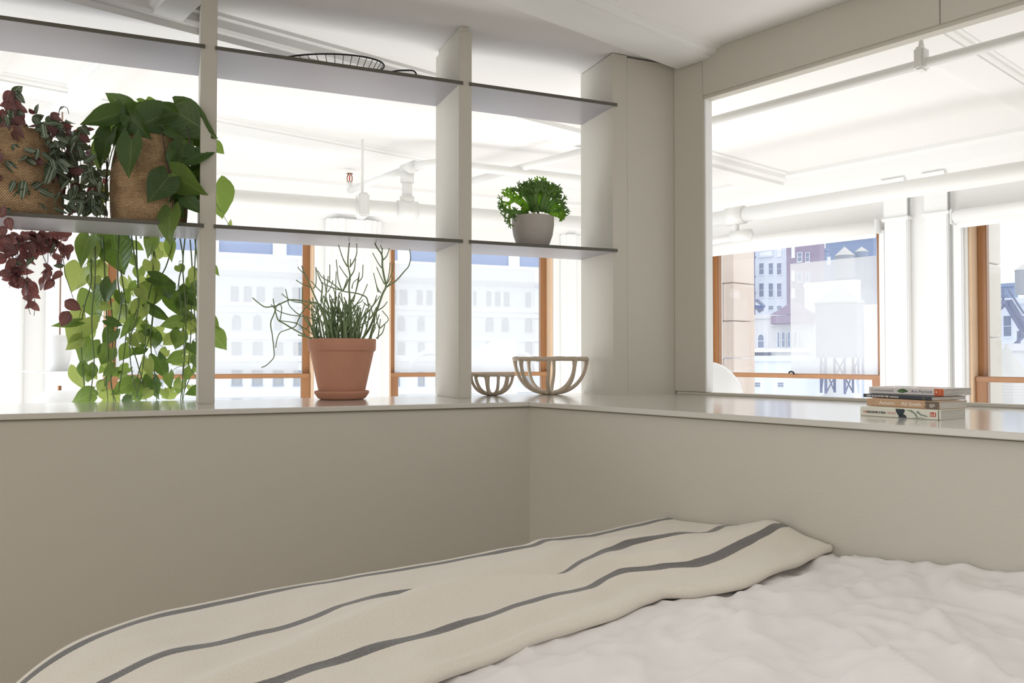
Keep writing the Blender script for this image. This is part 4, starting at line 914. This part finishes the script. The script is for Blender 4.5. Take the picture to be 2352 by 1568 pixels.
# blanket
def fold(n, v):
    z = .019*g(n, v, 1.72, .18, R(0), .20, .09)+.014*g(n, v, 1.25, .20, R(-8), .28, .035)+.013*g(n, v, .80, .245, R(3), .28, .035)
    z += .012*g(n, v, .60, .20, R(6), .25, .03)-.010*g(n, v, 1.0, .06, R(5), .3, .03)+.012*g(n, v, 1.55, .36, R(-12), .18, .05)-.012*g(n, v, 1.55, .27, R(-15), .14, .025)
    z += .003*g(n, v, 1.62, .47, R(0), .16, .05)+.008*g(n, v, 1.2, .40, R(10), .2, .04)-.008*g(n, v, 1.1, .33, R(10), .2, .03)
    z += .008*noise.noise(Vector((n*3, v*8, 5)))+.003*noise.noise(Vector((n*11, v*18, 9)))
    return z
def bl_z(n, s, v): return -.440+1.5*fold(n, v)*(.35+.65*min(1, max(0, (.54-v)/.15)))-.016*max(0, min(1, (n-1.3)/.2))*max(0, min(1, (v-.26)/.12))
NN, v, f, uvs = 240, [], [], []
vs = []
prof = []                                         # (v, kind)
for i in range(NN+1):
    a = -.12+(1.824+.12)*i/NN; n, dz = side(a); row = []
    e = s_of(a, 0); ze = bl_z(a, e, .02)
    r_ = .0105
    for k in range(4): row.append((e+.05-.035*k/3*1.0, ze-2*r_-.002, -.03))
    for k in range(1, 8):
        t = -math.pi/2-math.pi*k/8; row.append((e+r_+r_*math.cos(t), ze-r_+r_*math.sin(t), -.026+k*.0042))
    for k in range(0, 91):
        vv = .012+.513*k/90; row.append((s_of(a, vv), bl_z(a, 0, vv)-0.0, vv))
    sf = row[-1][0]; zf = row[-1][1]
    for k in range(1, 9):
        t = math.pi/2*k/8; row.append((sf+.03*math.sin(t), zf-.03*(1-math.cos(t)), .525+.047*k/8))
    for k in range(1, 14): row.append((sf+.03+.01*math.sin(a*9+k*.3), zf-.03-.38*k/13, .572+.38*k/13))
    for s, z, vv in row: v.append(B(n if dz > -RS*.99 else n-.006, s, max(z+dz, -1.02))); uvs.append((a, vv))
    w_ = len(row)
f = [(i*w_+j, (i+1)*w_+j, (i+1)*w_+j+1, i*w_+j+1) for i in range(NN) for j in range(w_-1)]
blk = mk('blanket', v, f, woolm, None, True); tag(blk, 'cream wool blanket with charcoal stripes laid across the foot of the bed', 'blanket')
uv = blk.data.uv_layers.new(name='UV')
for l in blk.data.loops: uv.data[l.index].uv = uvs[l.vertex_index]
so = blk.modifiers.new('s', 'SOLIDIFY'); so.thickness = .006; so.offset = -1
# ------------------------------------------------------------------ the city outside
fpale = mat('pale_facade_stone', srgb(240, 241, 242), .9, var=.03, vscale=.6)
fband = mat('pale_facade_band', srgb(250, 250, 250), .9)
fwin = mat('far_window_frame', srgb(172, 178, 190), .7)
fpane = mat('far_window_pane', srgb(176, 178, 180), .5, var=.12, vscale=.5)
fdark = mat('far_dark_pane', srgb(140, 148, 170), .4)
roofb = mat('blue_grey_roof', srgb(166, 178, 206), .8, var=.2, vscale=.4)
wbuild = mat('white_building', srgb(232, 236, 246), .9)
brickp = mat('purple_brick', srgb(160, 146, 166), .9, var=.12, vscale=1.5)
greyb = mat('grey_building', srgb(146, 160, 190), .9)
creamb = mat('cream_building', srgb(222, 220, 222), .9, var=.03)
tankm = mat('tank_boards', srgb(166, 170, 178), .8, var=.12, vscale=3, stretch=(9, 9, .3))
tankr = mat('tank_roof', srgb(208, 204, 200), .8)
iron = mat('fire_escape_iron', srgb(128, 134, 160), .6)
st(MB().box((-150, 20, -30.5), (260, 300, -30)).ob('ground', mat('street', srgb(150, 150, 155), .9)))
YF = 60.0
def fr_(px, py): p = oy(px, py, YF); return p.x, p.z
fb = empty('facade_building', (5, YF, -30)); tag(fb, 'long pale stone building facing the two left windows, with rows of rectangular and arched windows', 'building')
xL, xR = fr_(120, 800)[0], fr_(1420, 800)[0]
zc1, zc0, zt_ = fr_(498, 614)[1], fr_(498, 634)[1], fr_(498, 578)[1]
MB().box((xL, YF, -30), (xR, YF+12, zt_)).ob('wall', fpale, fb)
MB().extr([(0, zc0), (-.5, zc0+.1), (-1.2, zc1-.2), (-1.2, zc1), (0, zc1)], xL, xR, lambda a, u, z: A(a, YF+u*.5, z)).ob('cornice', fband, fb)
for py, h in ((698, .45), (714, .25), (776, .25), (823, .7), (907, .5)):
    z = fr_(560, py)[1]; MB().cbox((xL, YF-.12, z-h/3), (xR, YF, z+h/3), A, .03).ob('string_course', fband, fb)
ab = empty('rear_building', (10, YF+14, -30)); tag(ab, 'blue-grey rooftop building rising behind the long pale facade', 'building')
MB().box((xL, YF+14, -30), (xR, YF+24, zt_+8)).ob('wall', roofb, ab)
for i in range(9):
    x = xL+4+i*5.7; MB().cbox((x, YF+13.8, zt_+.4), (x+1.2, YF+14, zt_+3.5), A, .05).ob('window', fband, ab)
WMESH = {}
def far_window(parent, c, w, h, fr, arch=False, pane=fpane, frame=fwin, t=.14):
    """frame proud of the wall with a bar, glass as a child; shares mesh data between equal windows"""
    key = (round(w, 2), round(h, 2), arch, fr is A, pane.name); t = min(w, h)*.1
    if key not in WMESH:
        m = MB(); hw = w/2
        out = [(-hw, 0), (-hw, h-(hw if arch else 0))]; out += [(-hw*math.cos(a), h-hw+hw*math.sin(a)) for a in [math.pi*k/8 for k in range(1, 8)]] if arch else []
        out += [(hw, h-(hw if arch else 0)), (hw, 0)]
        cx_, cz_ = 0, h/2; k = len(out); inn = [(x*(1-2*t/w), cz_+(z-cz_)*(1-2*t/h)) for x, z in out]
        F = (lambda x, y, z: Vector((x, y, z))) if fr is A else (lambda x, y, z: DS*(-x)+DN*y+Vector((0, 0, z)))
        v = [F(x, -t, z) for x, z in out]+[F(x, -t, z) for x, z in inn]+[F(x, .0, z) for x, z in out]+[F(x, -t*.2, z) for x, z in inn]
        f = []
        for i in range(k):
            j = (i+1) % k; f += [(i, j, k+j, k+i), (i, 2*k+i, 2*k+j, j), (k+i, k+j, 3*k+j, 3*k+i)]
        m.add(v, f); m.box((-hw+t, -t*.8, h*.48), (hw-t, -t*.3, h*.48+t*.7), F)
        m.box((-hw-t*.5, -t*1.6, -t), (hw+t*.5, 0, 0), F)
        a = bpy.data.meshes.new('window'); a.from_pydata([tuple(p) for p in m.v], [], m.f); a.materials.append(frame)
        b = bpy.data.meshes.new('pane'); b.from_pydata([tuple(F(x, -t*.3, z)) for x, z in inn], [], [tuple(range(k))]); b.materials.append(pane); WMESH[key] = (a, b)
    a, b = WMESH[key]
    for nm, me, par in (('window', a, parent), ('pane', b, None)):
        o = bpy.data.objects.new(nm, me); COL.objects.link(o)
        if nm == 'window': o.parent = parent; o.matrix_parent_inverse = inv(parent); o.matrix_basis = Matrix.Translation(c); first = o
        else: o.parent = first
ROWS = [(657, 690, False, [(530,548),(560,578),(590,608),(628,652),(672,690),(898,910),(918,935),(957,970),(980,993),(1087,1094),(1117,1128),(1137,1149),(1157,1170),(1207,1219),(404,422),(375,393),(430,448),(340,358)], 671, 703),
        (722, 755, True, [(533,553),(582,601),(630,648),(676,694),(913,930),(959,975),(1115,1133),(1152,1168),(1206,1222),(355,373),(404,422),(440,458)], 729, 760),
        (785, 815, False, [(532,555),(580,603),(628,650),(674,695),(914,930),(960,975),(1000,1014),(1116,1133),(1152,1168),(1206,1222),(355,375),(404,424)], 786, 818),
        (849, 884, False, [(532,556),(579,603),(627,651),(674,696),(903,918),(960,975),(1000,1014),(1116,1133),(1152,1168),(1206,1222),(355,375),(404,424)], 855, 886),
        (916, 945, False, [(532,556),(579,603),(627,651),(903,918),(960,975)], 916, 945)]
for y0, y1, arch, cols, yr0, yr1 in ROWS:
    for a, b in cols:
        u = (a-540)/(1210-540); u = max(0, min(1, u)); t0, t1 = y0+(yr0-y0)*u, y1+(yr1-y1)*u
        xa, zz1 = fr_(a, t0); xb, zz0 = fr_(b, t1); zz0 = fr_(a, t1)[1]
        far_window(fb, Vector(((xa+xb)/2, YF, zz0)), xb-xa, zz1-zz0, A, arch)
for px in (985, 1190):
    x, z = fr_(px, 855); P = [Vector((x+1.6*k*math.cos(a), YF-.15, z+1.6*k*math.sin(a))) for k in (1,) for a in [math.pi*i/12 for i in range(13)]]
    MB().tube(P, .18, 6).ob('arch_moulding', fband, fb)
# white slope-topped block, added for a bright patch of light on the facade
wx0, wz0 = (oy(1112, 870, 45).x, oy(1112, 870, 45).z); pts = [(1112, 905), (1113, 823), (1187, 779), (1187, 905)]
sv = [oy(x, y, 45) for x, y in pts]
lw = mk('light_patch_block', sv+[p+Vector((0, 4, 0)) for p in sv], [(0, 1, 2, 3), (7, 6, 5, 4), (0, 4, 5, 1), (1, 5, 6, 2), (2, 6, 7, 3), (3, 7, 4, 0)], fband); tag(lw, 'white slope-topped block added for a bright patch of light above the small clay bowl', 'building')
# --- right side: buildings stand parallel to the right wall
def R_(px, py, n): p = on(px, py, n); return p.dot(DS), p.z
def block(name, label, px0, px1, pyt, n, m, depth=.8, top_r=None, zb=-30, yb=None):
    s1, z1 = R_(px0, pyt, n); s0, z1b = R_(px1, top_r or pyt, n)
    o = empty(name, B(n, (s0+s1)/2, zb if yb is None else R_(px0, yb, n)[1])); tag(o, label, 'building')
    zb_ = zb if yb is None else R_((px0+px1)/2, yb, n)[1]
    MB().box((n, s0, zb_), (n+depth, s1, z1), B).ob('wall', m, o)
    MB().cbox((n-.12, s0-.03, z1-.25), (n+depth, s1+.03, z1+.05), B, .03).ob('parapet', m, o)
    return o
def wins(o, n, cols, rows, arch=False, pane=fdark, t=.08, frame=wbuild):
    for a, b in cols:
        for y0, y1 in rows:
            s1, zt2 = R_(a, y0, n); s0, _ = R_(b, y0, n); zb2 = R_(a, y1, n)[1]
            far_window(o, B(n, (s0+s1)/2, zb2), s1-s0, zt2-zb2, B, arch, pane, frame, t)
def tank(name, label, pc, pw, yapex, yeave, ybot, n, legs=None, m=tankm):
    s, zt3 = R_(pc, yapex, n); ze = R_(pc, yeave, n)[1]; zb3 = R_(pc, ybot, n)[1]; r = abs((on(pc-pw/2, yeave, n)-on(pc+pw/2, yeave, n)).length)/2*.86; s = R_(pc, yeave, n+r)[0]; ze = R_(pc, yeave, n+r)[1]; zb3 = R_(pc, ybot, n+r)[1]; zt3 = R_(pc, yapex, n+r)[1]
    c = B(n+r, s, 0); o = empty(name, B(n+r, s, zb3)); tag(o, label, 'water tank')
    MB().lathe([(r*1.06, ze-r*.05), (r*1.08, ze), (r*.05, zt3-r*.05), (r*.05, zt3), (0, zt3+r*.02)], c, 28).ob('roof', tankr, o)
    body = MB().lathe([(r*.98, zb3), (r, ze)], c, 28).ob('barrel', m, o)
    q = MB()
    for k in range(9): z = zb3+(ze-zb3)*(k+.5)/9; q = MB().tube([c+Vector((r*1.01*math.cos(a), r*1.01*math.sin(a), z)) for a in [2*math.pi*i/28 for i in range(29)]], r*.012, 4, False); q.ob('hoop', tankr, o)
    if legs:
        zl = -30 if legs < 0 else R_(pc, legs, n)[1]
        for i in range(6):
            a = i*math.pi/3; b_ = c+Vector((r*.8*math.cos(a), r*.8*math.sin(a), 0)); MB().tube([b_+Vector((0, 0, zb3)), b_+Vector((0, 0, zl))], r*.06, 5).ob('leg', iron, o)
            a2 = a+math.pi/3; b2 = c+Vector((r*.8*math.cos(a2), r*.8*math.sin(a2), 0)); MB().tube([b_+Vector((0, 0, zl)), b2+Vector((0, 0, zb3))], r*.03, 4).ob('brace', iron, o)
    return o
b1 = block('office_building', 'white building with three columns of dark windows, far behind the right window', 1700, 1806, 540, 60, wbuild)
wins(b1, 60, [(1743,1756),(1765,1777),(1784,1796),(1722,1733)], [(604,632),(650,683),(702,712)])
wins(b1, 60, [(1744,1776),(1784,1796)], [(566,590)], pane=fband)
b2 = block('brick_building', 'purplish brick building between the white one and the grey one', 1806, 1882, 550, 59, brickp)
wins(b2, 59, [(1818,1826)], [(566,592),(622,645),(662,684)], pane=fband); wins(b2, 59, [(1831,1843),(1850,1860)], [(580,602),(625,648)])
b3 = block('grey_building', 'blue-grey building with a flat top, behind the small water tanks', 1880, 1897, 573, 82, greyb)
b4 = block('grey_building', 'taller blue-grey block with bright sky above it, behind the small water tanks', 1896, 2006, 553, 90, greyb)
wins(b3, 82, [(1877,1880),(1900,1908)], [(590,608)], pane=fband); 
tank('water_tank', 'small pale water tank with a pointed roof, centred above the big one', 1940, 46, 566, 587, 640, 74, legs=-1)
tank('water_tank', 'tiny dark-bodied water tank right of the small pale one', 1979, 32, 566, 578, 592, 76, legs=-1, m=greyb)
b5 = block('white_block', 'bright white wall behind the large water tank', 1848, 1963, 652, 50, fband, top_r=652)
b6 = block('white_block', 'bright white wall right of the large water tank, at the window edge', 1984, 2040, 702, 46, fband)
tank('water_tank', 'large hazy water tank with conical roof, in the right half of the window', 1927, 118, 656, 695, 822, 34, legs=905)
b7 = block('arcaded_building', 'cream building with three arched windows and a balustrade', 1684, 1771, 727, 48, creamb)
wins(b7, 48, [(1690,1707),(1716,1732),(1740,1757)], [(766,800)], True, t=.22)
z = R_(1720, 801, 48)[1]; sa, sb = R_(1684, 801, 48)[0], R_(1880, 801, 48)[0]
MB().cbox((46.6, sb, z-.25), (48, sa, z), B, .05).ob('cornice', fband, b7)
for k in range(16):
    s_ = R_(1708+k*4.1, 808, 46.9)[0]; MB().cbox((46.8, s_-.03, z-.62), (46.9, s_+.03, z-.22), B, .01).ob('baluster', iron, b7)
b8 = block('gabled_house', 'house front with a triangular gable and a window row, left of the hazy tank', 1771, 1870, 742, 47, creamb)
gv = [on(1770, 722, 46.5), on(1866, 722, 46.5), on(1818, 694, 46.5)]
mk('gable', gv+[p+DN*.6 for p in gv], [(0, 1, 2), (5, 4, 3), (0, 3, 4, 1), (1, 4, 5, 2), (2, 5, 3, 0)], brickp, b8)
MB().cbox((46.4, R_(1866, 730, 46.5)[0], R_(1800, 744, 46.5)[1]), (47, R_(1771, 730, 46.5)[0], R_(1800, 724, 46.5)[1]), B, .05).ob('frieze', brickp, b8)
wins(b8, 46.6, [(1785,1791),(1795,1804),(1808,1816),(1822,1832)], [(762,798)], t=.15)
b9 = block('low_building', 'plain pale wall right above the sash rail', 1706, 1872, 819, 36, wbuild, yb=905)
wins(b9, 36, [(1733,1748),(1786,1801)], [(877,889)], t=.1)
# fire escape on the left of the white building
fe = empty('fire_escape', B(58, 30, -10)); tag(fe, 'iron fire escape zigzagging down beside the stone pier', 'fire escape')
for k, (ya, yb_) in enumerate(((560, 592), (592, 636), (636, 674))):
    P = lambda x, y: on(x, y, 58.5)
    MB().tube([P(1688, yb_), P(1734, yb_-1)], .16, 5).ob('landing', iron, fe); MB().tube([P(1688, yb_-10), P(1734, yb_-11)], .07, 4).ob('rail', iron, fe)
    a_, b_ = (P(1690, ya), P(1716, yb_)) if k % 2 else (P(1716, ya), P(1690, yb_))
    MB().tube([a_, b_], .14, 4).ob('stair', iron, fe); MB().tube([a_+Vector((0, 0, .9)), b_+Vector((0, 0, .9))], .06, 4).ob('stair_rail', iron, fe)
    for x in (1690, 1703, 1722, 1733): MB().tube([P(x, ya), P(x, yb_) if k < 2 else Vector((P(x, yb_).x, P(x, yb_).y, -30))], .05, 4).ob('post', iron, fe)
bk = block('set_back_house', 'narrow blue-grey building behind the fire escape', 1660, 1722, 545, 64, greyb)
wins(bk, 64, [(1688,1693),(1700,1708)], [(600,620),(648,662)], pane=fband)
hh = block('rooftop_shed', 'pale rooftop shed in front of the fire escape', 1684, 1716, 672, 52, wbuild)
bl2 = empty('iron_stair', B(50, 20, 0)); tag(bl2, 'small blue iron stair on the roof of the arcaded building', 'stair')
P = lambda x, y: on(x, y, 50)
for q in ([(1722,704),(1755,704)], [(1728,702),(1728,725)], [(1738,704),(1746,716)], [(1740,690),(1756,704)], [(1722,690),(1722,704)], [(1736,708),(1752,712)], [(1732,690),(1742,690)]):
    MB().tube([P(*q[0]), P(*q[1])], .12, 4).ob('bar', mat('blue_iron', srgb(84, 108, 160), .6) if q[0][0] == 1722 and q[0][1] == 704 else iron, bl2)
# through the far right window
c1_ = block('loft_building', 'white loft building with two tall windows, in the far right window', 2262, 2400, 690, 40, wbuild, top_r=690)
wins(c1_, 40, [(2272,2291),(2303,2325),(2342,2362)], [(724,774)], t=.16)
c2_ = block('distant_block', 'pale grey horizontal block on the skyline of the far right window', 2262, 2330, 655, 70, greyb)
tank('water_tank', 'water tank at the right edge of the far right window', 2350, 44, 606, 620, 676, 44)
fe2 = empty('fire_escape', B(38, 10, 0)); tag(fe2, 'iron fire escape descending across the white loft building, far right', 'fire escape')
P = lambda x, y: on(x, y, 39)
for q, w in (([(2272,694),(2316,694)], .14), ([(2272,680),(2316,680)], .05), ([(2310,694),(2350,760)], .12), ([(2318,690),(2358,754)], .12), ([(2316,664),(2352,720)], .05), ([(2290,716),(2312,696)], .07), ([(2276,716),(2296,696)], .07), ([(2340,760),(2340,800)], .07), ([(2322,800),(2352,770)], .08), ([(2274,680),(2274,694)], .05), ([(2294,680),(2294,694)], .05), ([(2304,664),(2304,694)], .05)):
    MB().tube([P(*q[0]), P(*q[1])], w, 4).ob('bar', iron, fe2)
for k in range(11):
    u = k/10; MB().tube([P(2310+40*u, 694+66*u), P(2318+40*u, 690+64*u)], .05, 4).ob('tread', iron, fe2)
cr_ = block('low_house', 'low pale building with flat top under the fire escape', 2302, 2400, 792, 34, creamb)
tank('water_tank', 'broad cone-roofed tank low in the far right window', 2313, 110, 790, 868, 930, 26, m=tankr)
# ------------------------------------------------------------------ stand everything on the bedroom floor
for o in list(COL.objects):
    if o.parent is None:
        o.location.z += ZC
